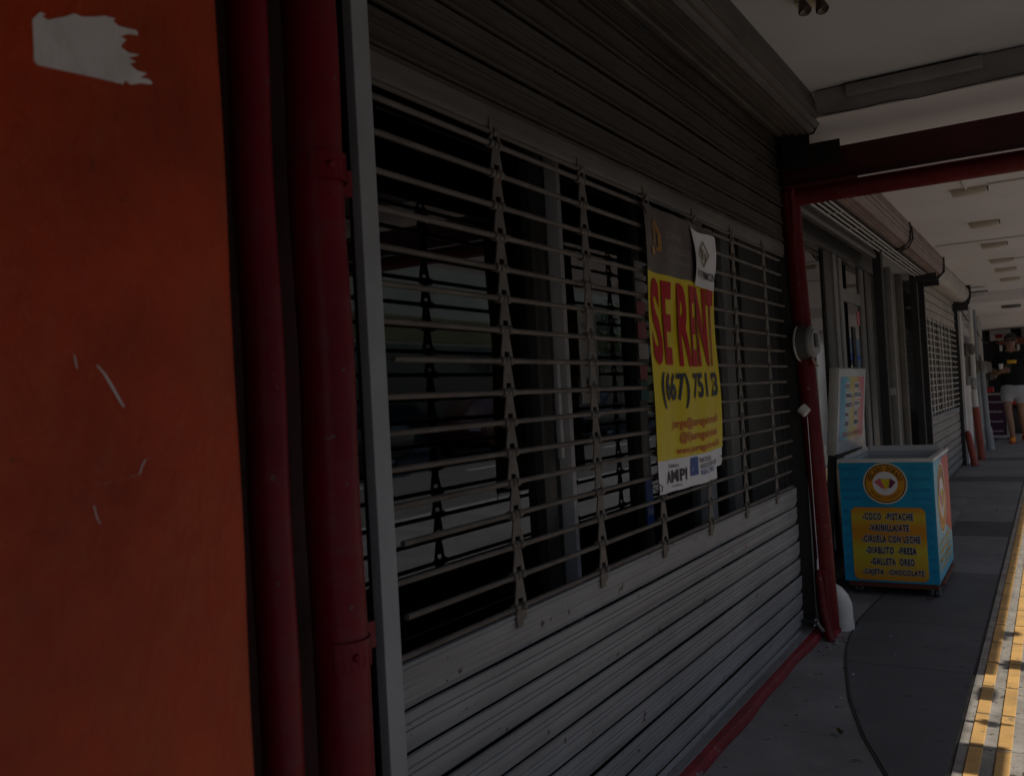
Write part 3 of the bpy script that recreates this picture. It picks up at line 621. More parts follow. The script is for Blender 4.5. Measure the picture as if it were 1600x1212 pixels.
for it in [('Pertenece a', 2.458, 2.545, 0.900, 0.913, 0.01), ('AMPI', 2.432, 2.602, 0.856, 0.893, 0.035), ('de Sinaloa', 2.49, 2.56, 0.842, 0.850, 0.0),
   ('NATIONAL', 2.705, 2.812, 0.897, 0.913, 0.012), ('ASSOCIATION OF', 2.708, 2.856, 0.878, 0.893, 0.012)]: bt('footer_line', 'ink_black', [it])
bt('footer_blue_lettering', 'ink_blue', [('REALTORS', 2.712, 2.835, 0.858, 0.874, 0.012)])
rb = MB(); rb.add([B(2.636, 0.862), B(2.694, 0.862), B(2.694, 0.918), B(2.636, 0.918)], [(0, 1, 2, 3)])
rb.build('blue_block', 'ink_blue', bn, fix=False)
tx = MB(); add_text(tx, 'R', ban(0.0036), 2.652, 2.684, 0.868, 0.912, 0.01); tx.build('block_lettering', 'ink_white', bn, fix=False)
# gold house emblem in the header
em = MB()
for (u0, w0, u1, w1, wd) in [(2.452, 1.640, 2.487, 1.610, 0.014), (2.452, 1.625, 2.478, 1.600, 0.010), (2.452, 1.64, 2.436, 1.62, 0.012)]:
    em.add([B(u0, w0), B(u1, w1), B(u1, w1 - wd), B(u0, w0 - wd)], [(0, 1, 2, 3)])
for (u0, u1, w0, w1) in [(2.444, 2.456, 1.565, 1.615), (2.474, 2.494, 1.552, 1.604), (2.426, 2.452, 1.530, 1.556), (2.46, 2.49, 1.545, 1.556)]:
    em.add([B(u0, w0), B(u1, w0), B(u1, w1), B(u0, w1)], [(0, 1, 2, 3)])
em.build('gold_emblem', 'gold', bn, fix=False)
for (u, w) in [(2.376, 1.668), (2.935, 1.648), (2.380, 0.838), (2.94, 0.872)]:
    x, yy, zz = B(u, w); tie = MB(); tie.tube([(x, yy, zz), (x + 0.006, yy - 0.006, zz + 0.016), (x - 0.008, yy - 0.010, zz + 0.026), (-1.004, yy - 0.004, zz + 0.018), (x - 0.004, yy, zz - 0.004), (x + 0.004, yy + 0.004, zz - 0.03)], 0.0017, 6); tie.build('tie_wire', 'cable', bn)

# ------------------------------------------------------------------ red post-and-crossbar pipe, beam, meter
PX, PY, PR = -0.93, 4.125, 0.042
rp = thing('red_service_pipe', 'thick red pipe rising from the walkway and bending across under the red beam', 'pipe', (PX, PY, 0))
pts = [(PX + 0.020, PY, 0), (PX + 0.008, PY, 0.5), (PX - 0.010, PY, 1.0), (PX - 0.028, PY, 1.5), (PX - 0.040, PY, 1.90)]
MB().tube(pts + [(PX - 0.042, PY, 1.995)], PR, 24).build('upright', 'pipe_dark', rp)
MB().tube([(PX - 0.055, PY, 1.972), (0.2, PY, 1.970), (1.40, PY, 1.970)], PR, 24).build('crossbar', 'pipe_dark', rp)
MB().tube([(PX + 0.020, PY, 0), (PX + 0.019, PY, 0.03)], PR + 0.006, 20).build('base_collar', 'base_red', rp)
bmo = thing('red_beam', 'dark red steel beam crossing above the walkway', 'beam', (0.2, 4.08, 2.0))
MB().box(-0.98, 1.41, 4.035, 4.115, 1.995, 2.142).build('beam_web', 'red_beam', bmo, bevel=0.002)
MB().box(-0.98, 1.41, 4.018, 4.034, 1.996, 2.004).build('flange_edge', 'red_beam', bmo)
MB().tube([(-0.66, 4.013, 1.992), (-0.3, 4.013, 1.993), (0.3, 4.013, 1.991), (1.2, 4.013, 1.994)], 0.0038, 8).build('white_cable', 'ink_white', bmo)
bkp = MB().box(-0.965, -0.722, 4.0, 4.006, 2.065, 2.165)
setp(bkp.build('steel_plate', 'plate', origin=(-0.84, 4.0, 2.1)), 'black steel plate fixed below the near shutter box by the beam', 'plate')
tp2 = thing('red_conduit', 'thin red conduit between the shutter rail and the thick red pipe', 'conduit', (-0.985, 4.165, 0))
MB().tube([(-0.945, 4.03, 2.13), (-0.953, 4.09, 2.05), (-0.960, 4.10, 1.7), (-0.955, 4.10, 1.38)], 0.016, 14).build('conduit_body', 'pipe_dark', tp2)
MB().box(-0.975, -0.935, 4.06, 4.12, 1.362, 1.392).build('coupling', 'red_beam', tp2, bevel=0.003)
MB().tube([(-0.955, 4.10, 1.24), (-0.945, 4.10, 0.8), (-0.935, 4.10, 0.30), (-0.93, 4.10, 0.24)], 0.011, 12).build('conduit_body', 'pipe_dark', tp2)
MB().tube([(-0.944, 4.083, 0.98), (-0.938, 4.083, 0.5), (-0.934, 4.084, 0.26)], 0.0018, 6).build('wire', 'ink_white', tp2)
# red hose at the foot
hs = thing('red_hose', 'short red tube pair bent at the foot of the thick red pipe', 'tube', (-0.9, 4.05, 0))
MB().tube([(-0.935, 4.085, 0.285), (-0.929, 4.07, 0.22), (-0.918, 4.055, 0.12), (-0.897, 4.035, 0.03), (-0.885, 4.02, 0.0)], 0.017, 14).build('tube_body', 'pipe_dark', hs)
MB().tube([(-0.912, 4.09, 0.285), (-0.911, 4.085, 0.2), (-0.905, 4.08, 0.1), (-0.897, 4.07, 0.0)], 0.014, 14).build('tube_body', 'pipe_dark', hs)
MB().box(-0.938, -0.905, 4.072, 4.10, 0.27, 0.30).build('clip', 'pipe_red', hs, bevel=0.004)
MB().tube([(-0.938, 4.08, 0.30), (-0.936, 4.078, 0.345)], 0.004, 8).build('wire_end', 'ink_white', hs)

mt = thing('electric_meter', 'round grey electric meter with glass cover on the thick red pipe', 'electric meter', (-0.9, 4.09, 1.31))
mc = (-0.962, 4.085, 1.308)
MB().lathe([(0.0, 0), (0.080, 0), (0.082, 0.003), (0.082, 0.007), (0.078, 0.010)], mc, (1, -0.12, 0)).build('mounting_ring', 'meter_rim', mt)
MB().lathe([(0.074, 0.008), (0.074, 0.056), (0.070, 0.061), (0.0, 0.062)], mc, (1, -0.12, 0)).build('body', 'meter_grey', mt)
MB().lathe([(0.062, 0.061), (0.062, 0.070), (0.057, 0.078), (0.046, 0.080), (0.0, 0.080)], mc, (1, -0.12, 0)).build('cover', 'meter_face', mt)
MB().lathe([(0.067, 0.058), (0.067, 0.067), (0.063, 0.067)], mc, (1, -0.12, 0)).build('cover_ring', 'meter_rim', mt)
MB().box(-0.886, -0.880, 4.042, 4.100, 1.285, 1.345).build('dial', 'black', mt)
MB().box(-0.915, -0.89, 4.05, 4.075, 1.205, 1.235).build('seal', 'pipe_red', mt, bevel=0.004)
MB().tube([(-0.90, 4.05, 1.235), (-0.888, 4.045, 1.21), (-0.874, 4.045, 1.200)], 0.005, 8).build('seal_tail', 'lamp_body', mt)
vc = thing('plastic_cap', 'small white plastic cap stuck beside the right shutter rail', 'cup', (-0.955, 4.08, 0.98))
MB().lathe([(0.0, 0), (0.024, 0.0), (0.023, 0.034), (0.018, 0.036), (0.0, 0.02)], (-0.965, 4.07, 1.02), (0.62, -0.1, -0.6)).build('cup', 'pvc', vc)  # white plastic cap by the rail, not a drinking cup

pv = thing('pvc_elbow', 'white plastic drain elbow on the walkway behind the red pipe', 'drain pipe', (-0.87, 4.22, 0))
cc = (-0.935, 4.255, 0.075); arcp = []
arcp = [(-1.04, 4.255, 0.170), (-0.985, 4.255, 0.170)] + [(-0.935 + 0.075 * math.sin(a) - 0.02, 4.255, 0.095 + 0.075 * math.cos(a)) for a in [math.radians(d) for d in (0, 20, 40, 60, 80, 90)]] + [(-0.88, 4.255, 0.05), (-0.88, 4.255, 0.0)]
MB().tube(arcp, 0.046, 24).build('elbow', 'pvc', pv)
MB().tube([(-0.88, 4.255, 0.0), (-0.88, 4.255, 0.035)], 0.050, 24).build('collar', 'pvc', pv)

# ------------------------------------------------------------------ ceiling lamps and services
def tube_thing(name, label, cat, pts, r, m, group=None):
    o = MB().tube(pts, r, 8).build(name, m, origin=pts[0]); return setp(o, label, cat, group)
fl = thing('twin_spot_lamp', 'unlit twin spot lamp on the near ceiling at the top of the picture', 'lamp', (-0.57, 2.9, CZ))
MB().lathe([(0.0, 0), (0.05, 0), (0.048, 0.022), (0.0, 0.026)], (-0.59, 2.93, CZ), (0, 0, -1)).build('base', 'lamp_body', fl)
for dx in (-0.026, 0.022):
    MB().lathe([(0.0, -0.01), (0.011, -0.01), (0.012, 0.008), (0.019, 0.030), (0.021, 0.042), (0.017, 0.047), (0.0, 0.042)], (-0.585 + dx, 2.915 + dx * 0.5, CZ - 0.02), (0.25, -0.25, -1)).build('bulb', 'bulb', fl)
    
LY = [5.975, 7.35, 8.624, 9.863, 10.752, 11.903]
names = ['nearest of the beige ceiling lamps beyond the red beam', 'second beige ceiling lamp beyond the red beam', 'third beige ceiling lamp beyond the red beam', 'fourth beige ceiling lamp, with white conduit beside it', 'fifth beige ceiling lamp far along the walkway', 'farthest beige ceiling lamp before the ceiling drops']
lamp0 = thing('ceiling_lamp', names[0], 'ceiling lamp', (-0.365, LY[0], CZ2), 'beige box lamps along the walkway ceiling')
MB().box(-0.465, -0.27, LY[0] - 0.03, LY[0] + 0.03, CZ2 - 0.012, CZ2 - 0.001).build('body', 'lamp_body', lamp0, bevel=0.003)
MB().prof_y([(-0.46, CZ2 - 0.012), (-0.455, CZ2 - 0.040), (-0.28, CZ2 - 0.040), (-0.275, CZ2 - 0.012)], [LY[0] - 0.028, LY[0] + 0.028]).build('lens', 'lamp_lens', lamp0, bevel=0.006)
MB().box(-0.27, -0.262, LY[0] - 0.02, LY[0] + 0.02, CZ2 - 0.03, CZ2 - 0.004).build('end_cap', 'meter_grey', lamp0)
def copy_tree(o, parent=None):
    c = o.copy(); COL.objects.link(c); c.parent = parent
    for ch in list(o.children): copy_tree(ch, c)
    return c
for k in range(1, 6):
    c = copy_tree(lamp0); c.location = (-0.365, LY[k], CZ2); c['label'] = names[k]
dl = thing('round_ceiling_lamp', 'flat round ceiling lamp on the lowered far ceiling', 'ceiling lamp', (-0.45, 14.6, 2.10))
MB().lathe([(0, 0), (0.13, 0), (0.12, 0.035), (0, 0.045)], (-0.45, 14.6, 2.10), (0, 0, -1)).build('shade', 'meter_grey', dl)
tube_thing('ceiling_conduit', 'white conduit running right from the nearest ceiling lamp', 'conduit', [(-0.265, 5.9, CZ2 - 0.008), (1.45, 5.9, CZ2 - 0.008)], 0.006, 'conduit')
tube_thing('ceiling_conduit', 'short white conduit meeting the nearest ceiling lamp', 'conduit', [(-0.385, 4.6, CZ2 - 0.008), (-0.378, 5.94, CZ2 - 0.008)], 0.008, 'conduit')
tube_thing('ceiling_conduit', 'grey conduit across the ceiling between second and third lamp', 'conduit', [(-0.79, 8.35, CZ2 - 0.006), (1.45, 8.35, CZ2 - 0.006)], 0.006, 'conduit')
tube_thing('ceiling_conduit', 'grey conduit across the ceiling at the fourth lamp', 'conduit', [(-0.30, 9.9, CZ2 - 0.006), (1.45, 9.9, CZ2 - 0.006)], 0.006, 'conduit')
tube_thing('ceiling_cable', 'thin dark cable sagging along the grey ceiling beam edge', 'cable', [(-0.76, 3.88, CZ2 + 0.006), (-0.62, 3.878, CZ2 + 0.000), (-0.5, 3.88, CZ2 + 0.006), (-0.40, 3.878, CZ2 - 0.004), (-0.2, 3.88, CZ2 + 0.003), (-0.05, 3.88, CZ2 + 0.006), (1.4, 3.88, CZ2 + 0.004)], 0.0022, 'cable')
tube_thing('ceiling_cable', 'thin dark cable along the top edge of the grey beam', 'cable', [(-0.78, 3.876, CZ - 0.004), (-0.3, 3.862, CZ - 0.004), (-0.12, 3.876, CZ - 0.006), (1.4, 3.876, CZ - 0.004)], 0.0022, 'cable')

# ------------------------------------------------------------------ second shop front with its raised grille
GX2 = -1.15
s2 = thing('glass_storefront', 'grey framed glass shop front behind the ice cream cart', 'shop window', (GX2, 6, 0))
for (a, b, d, m) in [(4.42, 4.50, 0.012, 'frame_dark'), (5.56, 5.80, 0.014, 'frame_dark'), (5.80, 5.90, 0.022, 'frame_grey'), (6.02, 6.12, 0.012, 'frame_grey'), (6.74, 6.88, 0.014, 'frame_grey'), (6.882, 7.14, 0.022, 'frame_dark')]:
    MB().box(GX2 - 0.04, GX2 + d, a, b, 0.10, 2.055).build('mullion', m, s2, bevel=0.004)
MB().box(GX2 - 0.03, GX2 + 0.030, 4.41, 7.3, 1.93, 2.055).build('top_rail', 'frame_dark', s2)
MB().box(GX2 - 0.03, GX2 + 0.011, 6.121, 6.739, 1.66, 1.74).build('transom', 'frame_grey', s2)
MB().box(GX2 - 0.03, GX2 + 0.04, 4.41, 7.3, 0.0, 0.099).build('sill', 'wall_grey', s2)
for (a, b, z0, z1) in [(4.501, 5.559, 0.10, 1.929), (5.901, 6.019, 0.10, 1.929), (6.121, 6.739, 0.10, 1.659), (7.141, 7.3, 0.10, 1.929), (6.121, 6.739, 1.741, 1.929)]:
    MB().box(GX2 - 0.006, GX2, a, b, z0, z1).build('pane', 'glass_shop', s2)
MB().box(GX2 + 0.001, GX2 + 0.003, 6.62, 6.70, 1.52, 1.62).build('sticker', 'pink', s2)
MB().box(GX2 + 0.001, GX2 + 0.006, 6.40, 6.50, 0.101, 1.50).build('door_edge', 'black', s2)
MB().tube([(GX2 + 0.01, 6.07, 0.9), (GX2 + 0.03, 6.07, 0.92), (GX2 + 0.03, 6.07, 1.12), (GX2 + 0.01, 6.07, 1.14)], 0.009, 8).build('door_handle', 'frame_alu', s2)

gb = thing('shutter_box', 'brown metal shutter box over the second shop front', 'shutter box', (-0.9, 6.5, CZ2))
prof2 = [(-1.01, 2.07), (-0.905, 2.075), (-0.902, 2.063), (-0.878, 2.060), (-0.876, 2.068), (-0.862, 2.070), (-0.860, 2.078), (-0.838, 2.080), (-0.836, 2.088), (-0.822, 2.098), (-0.826, 2.104), (-0.814, 2.118), (-0.818, 2.136), (-0.810, 2.145), (-0.816, 2.170), (-0.808, 2.178), (-0.812, 2.236), (-1.01, 2.236)]
MB().prof_y(prof2, [4.3 + 2.6 * i / 8 for i in range(9)]).build('casing', 'box_brown', gb, ang=20)
MB().poly([(-0.99, 6.902, 2.05), (-0.86, 6.902, 2.05), (-0.805, 6.902, 2.11), (-0.802, 6.902, 2.236), (-0.99, 6.902, 2.236)], (0, 0.012, 0)).build('end_plate', 'black', gb)
gb2 = thing('shutter_box', 'brown metal shutter box over the closed wooden door', 'shutter box', (-0.9, 8.0, CZ2))
MB().prof_y(prof2, [6.92 + 2.26 * i / 8 for i in range(9)]).build('casing', 'box_brown', gb2, ang=20)
MB().poly([(-0.99, 9.185, 2.04), (-0.86, 9.185, 2.04), (-0.80, 9.185, 2.10), (-0.797, 9.185, 2.236), (-0.99, 9.185, 2.236)], (0, 0.014, 0)).build('end_plate', 'black', gb2)
MB().box(-1.02, -0.83, 8.72, 8.75, 1.985, 2.055).build('bracket', 'black', gb2)
gr = thing('raised_grille', 'bundle of pale steel bars rolled up under the brown shutter boxes', 'grille', (-0.93, 6.4, 2.04))
for k, (x, z) in enumerate([(-1.0, 2.040), (-0.975, 2.046), (-0.945, 2.048), (-0.922, 2.052)]):
    MB().tube([(x, 4.25, z), (x, 6.5, z), (x, 8.75, z)], 0.0055, 10).build('bar', 'conduit', gr)
MB().box(-1.018, -0.906, 4.3, 8.7, 2.0585, 2.0598).build('gap_shade_sheet', 'black', gr)  # black sheet added above the bars, standing in for shade between them
wr = MB()
for yy in (5.0, 5.6, 6.2, 6.8, 7.4, 8.0):
    wr.tube([(-1.005, yy, 2.032), (-0.975, yy + 0.02, 2.037), (-0.945, yy + 0.05, 2.039), (-0.92, yy + 0.06, 2.043)], 0.003, 6)
wr.build('binding_wire', 'conduit', gr)
fl2 = thing('folded_shutter_slat', 'grey bottom slat of the raised shutter above the glass shop front', 'slat', (-1.03, 5.5, 2.0))
MB().prof_y([(-1.065, 1.995), (-1.025, 1.985), (-1.015, 2.0), (-1.02, 2.03), (-1.065, 2.03)], [4.35, 6.74]).build('slat_body', 'box_metal', fl2)
for (y, lab) in ((6.76, 'black guide post between the glass front and wooden door'), (8.70, 'black guide post between the wooden door and far shutter')):
    gp = thing('guide_post', lab, 'post', (-1.0, y, 0))
    MB().box(-1.05, -1.0, y, y + 0.012, 0, 2.05).box(-1.05, -1.042, y + 0.013, y + 0.09, 0, 2.05).build('channel', 'black', gp)
    MB().box(-1.0, -0.994, y, y + 0.09, 0, 2.05).build('front_flange', 'rail_dark', gp)
dr = thing('wooden_door', 'greyed wooden door set back between two black guide posts', 'door', (-1.15, 7.9, 0))
MB().box(-1.20, -1.15, 7.3, 8.9, 0, 2.055).build('panel', 'door_wood', dr)
for (a, b) in ((7.33, 7.42), (7.95, 8.02), (8.55, 8.64)):
    MB().box(-1.149, -1.10, a, b, 0, 2.05).build('frame', 'door_wood' if a != 7.95 else 'frame_grey', dr, bevel=0.004)
MB().box(-1.149, -1.11, 7.421, 7.949, 1.0, 1.06).build('rail', 'door_wood', dr)

# ------------------------------------------------------------------ far roller shutter
f3 = thing('roller_shutter', 'small far pale roller shutter with a white bar grille, beyond the wooden door', 'roller shutter', (-1.0, 10.8, 0))
slat_panel(9.22, 12.48, 0.02, 8, 0.0905, -1.02, 'slat_panel', 'slat_low', f3, 0.001)
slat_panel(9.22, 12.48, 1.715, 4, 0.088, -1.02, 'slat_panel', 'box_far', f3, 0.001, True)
ZB3 = [1.70 - k * 0.0655 for k in range(15)]
for z in ZB3: MB().tube([(-1.015, 9.22, z), (-1.015, 12.46, z)], 0.008, 8).build('bar', 'conduit', f3)
for k in range(8):
    y = 9.55 + k * 0.375
    MB().box(-1.016, -1.006, y - 0.011, y + 0.011, 0.78, 1.72).build('link_strip', 'link', f3)
MB().box(-1.05, -0.985, 9.14, 9.20, 0, 2.03).build('guide_rail', 'black', f3)
MB().box(-1.05, -0.98, 12.50, 12.56, 0, 2.03).build('guide_rail', 'black', f3)
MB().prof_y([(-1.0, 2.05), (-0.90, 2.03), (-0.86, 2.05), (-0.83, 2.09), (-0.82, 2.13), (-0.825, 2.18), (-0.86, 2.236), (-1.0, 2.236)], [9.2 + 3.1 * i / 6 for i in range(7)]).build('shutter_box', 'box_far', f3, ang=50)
MB().poly([(-1.0, 12.31, 2.0), (-0.83, 12.31, 2.0), (-0.80, 12.31, 2.10), (-0.80, 12.31, 2.236), (-1.0, 12.31, 2.236)], (0, 0.02, 0)).build('end_plate', 'black', f3)
MB().box(-1.02, -0.86, 9.21, 9.25, 1.985, 2.05).build('end_plate', 'black', f3)
MB().box(-1.02, -0.84, 12.28, 12.305, 1.93, 2.02).build('end_plate', 'black', f3)
bl = thing('vertical_blind', 'white vertical blind slats behind the far shutter grille', 'blind', (-1.2, 10.8, 0))
for k in range(11):
    y = 9.4 + k * 0.29
    MB().box(-1.075, -1.070, y, y + 0.10, 0.3, 2.0).build('slat', 'wall_white', bl)
MB().box(-1.30, -1.29, 9.2, 12.9, 0.0, 2.055).build('pane', 'dark_glass', bl)

# ------------------------------------------------------------------ far services on the wall
def sv(name, label, cat, parts, loc):
    t = thing(name, label, cat, loc)
    for (nm, m, mb) in parts: mb.build(nm, m, t)
    return t
sv('white_pilaster', 'white pilaster at the end of the far shutter', 'pilaster', [('shaft', 'wall_white', MB().box(-1.03, -0.97, 12.75, 13.0, 0, 2.235))], (-1.0, 12.9, 0))
sv('cctv_camera', 'white security camera under the ceiling beside the far shutter box', 'camera', [('bracket', 'conduit', MB().tube([(-0.85, 12.75, 2.236), (-0.85, 12.75, 2.15), (-0.80, 12.72, 2.12)], 0.014, 8)), ('housing', 'wall_white', MB().box(-0.83, -0.66, 12.68, 12.8, 2.11, 2.17)), ('hood', 'meter_grey', MB().box(-0.835, -0.64, 12.66, 12.82, 2.172, 2.185))], (-0.8, 12.75, 2.236))
mpos = [(13.15, 1.47, 0.09, 'upper near grey meter box on the far wall'), (13.2, 1.02, 0.10, 'lower near grey meter box on the far wall'), (14.6, 1.25, 0.10, 'middle grey round meter on the far wall'), (16.4, 1.25, 0.10, 'farther grey round meter on the far wall'), (17.8, 1.12, 0.09, 'farthest grey round meter on the far wall')]
for k, (y, z, r, lab) in enumerate(mpos):
    t = thing('electric_meter', lab, 'electric meter', (-1.0, y, z), 'grey electric meters on the far wall')
    x0 = -1.0 if k < 2 else -0.98
    MB().box(x0 - 0.06, x0 - 0.005, y - 0.10, y + 0.16, z - 0.2, z + 0.2).build('back_box', 'meter_grey', t, bevel=0.006)
    MB().lathe([(0, 0), (r, 0), (r, 0.08), (r * 0.8, 0.10), (r * 0.8, 0.14), (0, 0.15)], (x0 - 0.006, y + 0.02, z), (1, -0.25, 0), 18).build('drum', 'meter_face' if k % 2 else 'meter_grey', t)
cpos = [(13.0, -0.96, 0.045, 'wall_white', 0.62, 1.0, 'white tube beside the far shutter foot'), (13.9, -0.93, 0.030, 'wall_white', 0.75, 2.1, 'white tube behind the rust red bollard'), (14.9, -0.95, 0.028, 'pipe_blue', 0.5, 2.1, 'grey blue tube nearest on the far wall'),
        (15.6, -0.98, 0.026, 'pipe_blue', 0.5, 1.2, 'grey blue tube in the middle of the far wall'), (16.5, -1.0, 0.028, 'conduit', 0.3, 2.1, 'white conduit far along the wall'), (17.4, -1.05, 0.028, 'pipe_blue', 0.3, 2.1, 'grey blue tube far along the wall'), (18.6, -1.1, 0.03, 'conduit', 0.3, 2.1, 'farthest white conduit on the wall')]
for (y, x, r, m, z0, z1, lab) in cpos:
    t = thing('wall_tube', lab, 'tube', (x, y, 0)); MB().tube([(x, y, 0), (x, y, z1)], r, 12).build('tube_body', m, t)
    MB().box(x - 0.2, x - r * 0.5, y - 0.02, y + 0.02, z1 - 0.15, z1 - 0.12).build('clip', 'conduit', t)
t = thing('red_bollard', 'slanting rust red guard tube at the far shutter foot', 'guard tube', (-0.9, 12.6, 0)); MB().tube([(-0.955, 12.6, 0.42), (-0.94, 12.55, 0.36), (-0.88, 12.45, 0.0)], [0.025, 0.04, 0.045], 12).build('guard_body', 'rust_red', t)
t = thing('red_bollard', 'upright rust red guard tube with white upper half', 'guard tube', (-0.86, 13.3, 0)); MB().tube([(-0.90, 13.4, 0.70), (-0.86, 13.35, 0.0)], 0.045, 14).build('guard_body', 'rust_red', t); MB().tube([(-0.92, 13.42, 1.1), (-0.9005, 13.4, 0.705)], 0.042, 14).build('upper_sleeve', 'wall_white', t)
t = thing('blue_bollard', 'pale blue guard tube beyond the red ones', 'guard tube', (-0.85, 15.1, 0)); MB().tube([(-0.87, 15.1, 0.34), (-0.84, 15.05, 0.0)], 0.055, 14).build('guard_body', 'pipe_blue', t); MB().tube([(-0.90, 15.1, 1.2), (-0.871, 15.1, 0.345)], 0.04, 14).build('upper_sleeve', 'pipe_blue', t)
tube_thing('wall_cable', 'dark cable sagging along the top of the far wall', 'cable', [(-0.95, 12.6, 1.98), (-0.95, 13.4, 1.90), (-0.96, 14.6, 1.84), (-0.97, 15.0, 1.92), (-0.98, 16.0, 1.80), (-1.0, 17.5, 1.70), (-1.0, 19, 1.72)], 0.010, 'cable')
tube_thing('cable_loop', 'thin dark wire dangling from the brown shutter box end', 'cable', [(-0.80, 6.92, 2.21), (-0.795, 6.93, 2.12), (-0.83, 6.93, 2.06), (-0.88, 6.92, 2.04)], 0.006, 'cable')
for k, (y, m, lab) in enumerate([(14.3, 'wall_grey', 'grey door nearest on the far white wall'), (16.2, 'meter_face', 'pale grey door in the middle of the far wall'), (18.4, 'wall_grey', 'grey door last on the far wall')]):
    t = thing('wall_door', lab, 'door', (-1.35, y, 0)); MB().box(-1.358, -1.30, y, y + 0.85, 0, 1.85).build('leaf', m, t); MB().box(-1.299, -1.28, y + 0.05, y + 0.08, 0.9, 1.0).build('handle', 'black', t)
pb_ = thing('purple_board', 'purple display board with four white text lines in a grey frame', 'display board', (-0.98, 17.5, 0))
MB().box(-1.04, -1.01, 17.3, 17.6, 0.05, 0.80).box(-0.71, -0.685, 17.3, 17.6, 0.05, 0.80).box(-1.01, -0.71, 17.3, 17.6, 0.775, 0.80).box(-1.01, -0.71, 17.3, 17.6, 0.05, 0.085).build('frame', 'frame_alu', pb_)
MB().box(-1.009, -0.711, 17.315, 17.58, 0.086, 0.774).build('panel', 'purple', pb_)
for k, s_ in enumerate(['Productos', 'Medicinas', 'Farmacia', 'Consulta']):
    tx = MB(); add_text(tx, s_, lambda u, w: (u, 17.312, w), -0.96, -0.76, 0.64 - k * 0.165, 0.672 - k * 0.165, 0.02); tx.build('text_line', 'ink_white', pb_, fix=False)
for x in (-1.02, -0.70): MB().lathe([(0, -0.012), (0.025, -0.012), (0.025, 0.012), (0, 0.012)], (x, 17.35, 0.025), (1, 0, 0), 12).build('castor', 'rubber', pb_)
rc = thing('red_crate', 'red plastic crate behind the purple board', 'crate', (-0.6, 19.2, 0)); MB().box(-0.85, -0.45, 19.0, 19.5, 0.55, 0.78).build('upper_tray', 'red_plain', rc, bevel=0.01); MB().box(-0.72, -0.45, 19.05, 19.45, 0.0, 0.449).build('body', 'rubber', rc, bevel=0.01)
cl_ = thing('red_cloth', 'dark red cloth hanging behind the walking person', 'cloth', (-0.95, 19, 0.9)); MB().box(-1.12, -0.92, 18.2, 18.4, 0.80, 0.90).build('cloth_body', 'red_plain', cl_, bevel=0.02)
for k, (x0, x1, z0, z1, m, lab) in enumerate([(-1.12, -0.72, 2.0, 2.42, 'wall_white', 'beige sign with a red mark above the far end, left one'), (-0.52, 0.1, 2.0, 2.45, 'sign_case', 'beige sign board above the far end, right one')]):
    t = thing('shop_sign', lab, 'sign', ((x0 + x1) / 2, 22.1, z0)); z1 = 2.09; z0 = 1.86
    MB().box(x0, x1, 22.05, 22.1, z0, z1).build('board', m, t, bevel=0.01)
    MB().box(x0 + 0.1, x0 + 0.24, 22.04, 22.0495, z0 + 0.05, z0 + 0.13).build('red_mark', 'ink_red', t)
for k, (x, lab) in enumerate([(-0.95, 'left white mullion of the far shop door'), (-0.62, 'white mullion behind the walking person'), (-0.2, 'right white mullion of the far shop door')]):
    o = MB().box(x, x + 0.05, 22.1, 22.2, 0, 1.85).build('door_mullion', 'wall_white', origin=(x, 22.15, 0)); setp(o, lab, 'mullion')
aw = thing('dark_awning', 'dark awning with rounded edge above the far shop door', 'awning', (-0.6, 21.6, 1.8))
MB().prof_y([(-1.0, 1.78), (-0.8, 1.86), (-0.6, 1.88), (-0.35, 1.86), (-0.2, 1.76), (-0.3, 1.74), (-0.9, 1.74)], [21.4, 22.0]).build('canopy', 'cart_base', aw)

# ------------------------------------------------------------------ ice cream cart
CX0, CX1, CY0, CY1, CZ0_, CZ1_ = -1.002, -0.545, 4.97, 5.70, 0.072, 0.708
ck = thing('ice_cream_cart', 'blue wheeled ice cream freezer cart with a yellow flavour list on its front', 'ice cream cart', (-0.775, 5.33, 0))
bd = MB().box(CX0, CX1, CY0, CY1, CZ0_, CZ1_ - 0.075).box(CX0, CX1, CY0, CY0 + 0.02, CZ1_ - 0.0749, CZ1_ - 0.012).box(CX0, CX1, CY1 - 0.02, CY1, CZ1_ - 0.0749, CZ1_ - 0.012).box(CX0, CX0 + 0.02, CY0 + 0.0201, CY1 - 0.0201, CZ1_ - 0.0749, CZ1_ - 0.012).box(CX1 - 0.02, CX1, CY0 + 0.0201, CY1 - 0.0201, CZ1_ - 0.0749, CZ1_ - 0.012); bd.build('body', 'cart_blue', ck)
rim = MB()
x0, x1, y0, y1 = CX0 - 0.006, CX1 + 0.006, CY0 - 0.006, CY1 + 0.006
rim.box(x0, x1, y0, y0 + 0.028, CZ1_ - 0.0115, CZ1_ + 0.006).box(x0, x1, y1 - 0.028, y1, CZ1_ - 0.0115, CZ1_ + 0.006).box(x0, x0 + 0.03, y0 + 0.0281, y1 - 0.0281, CZ1_ - 0.0115, CZ1_ + 0.006).box(x1 - 0.03, x1, y0 + 0.0281, y1 - 0.0281, CZ1_ - 0.0115, CZ1_ + 0.006)
rim.build('rim', 'cart_rim', ck)
MB().box(x0 + 0.031, x1 - 0.031, y0 + 0.03, y1 - 0.03, CZ1_ - 0.045, CZ1_ - 0.028).build('freezer_lid', 'cart_lid', ck); MB().box(x0 + 0.031, x1 - 0.031, y1 - 0.042, y1 - 0.03, CZ1_ - 0.0275, CZ1_ - 0.004).box(x0 + 0.031, x0 + 0.04, y0 + 0.03, y1 - 0.043, CZ1_ - 0.0275, CZ1_ - 0.004).build('liner', 'cart_in', ck)
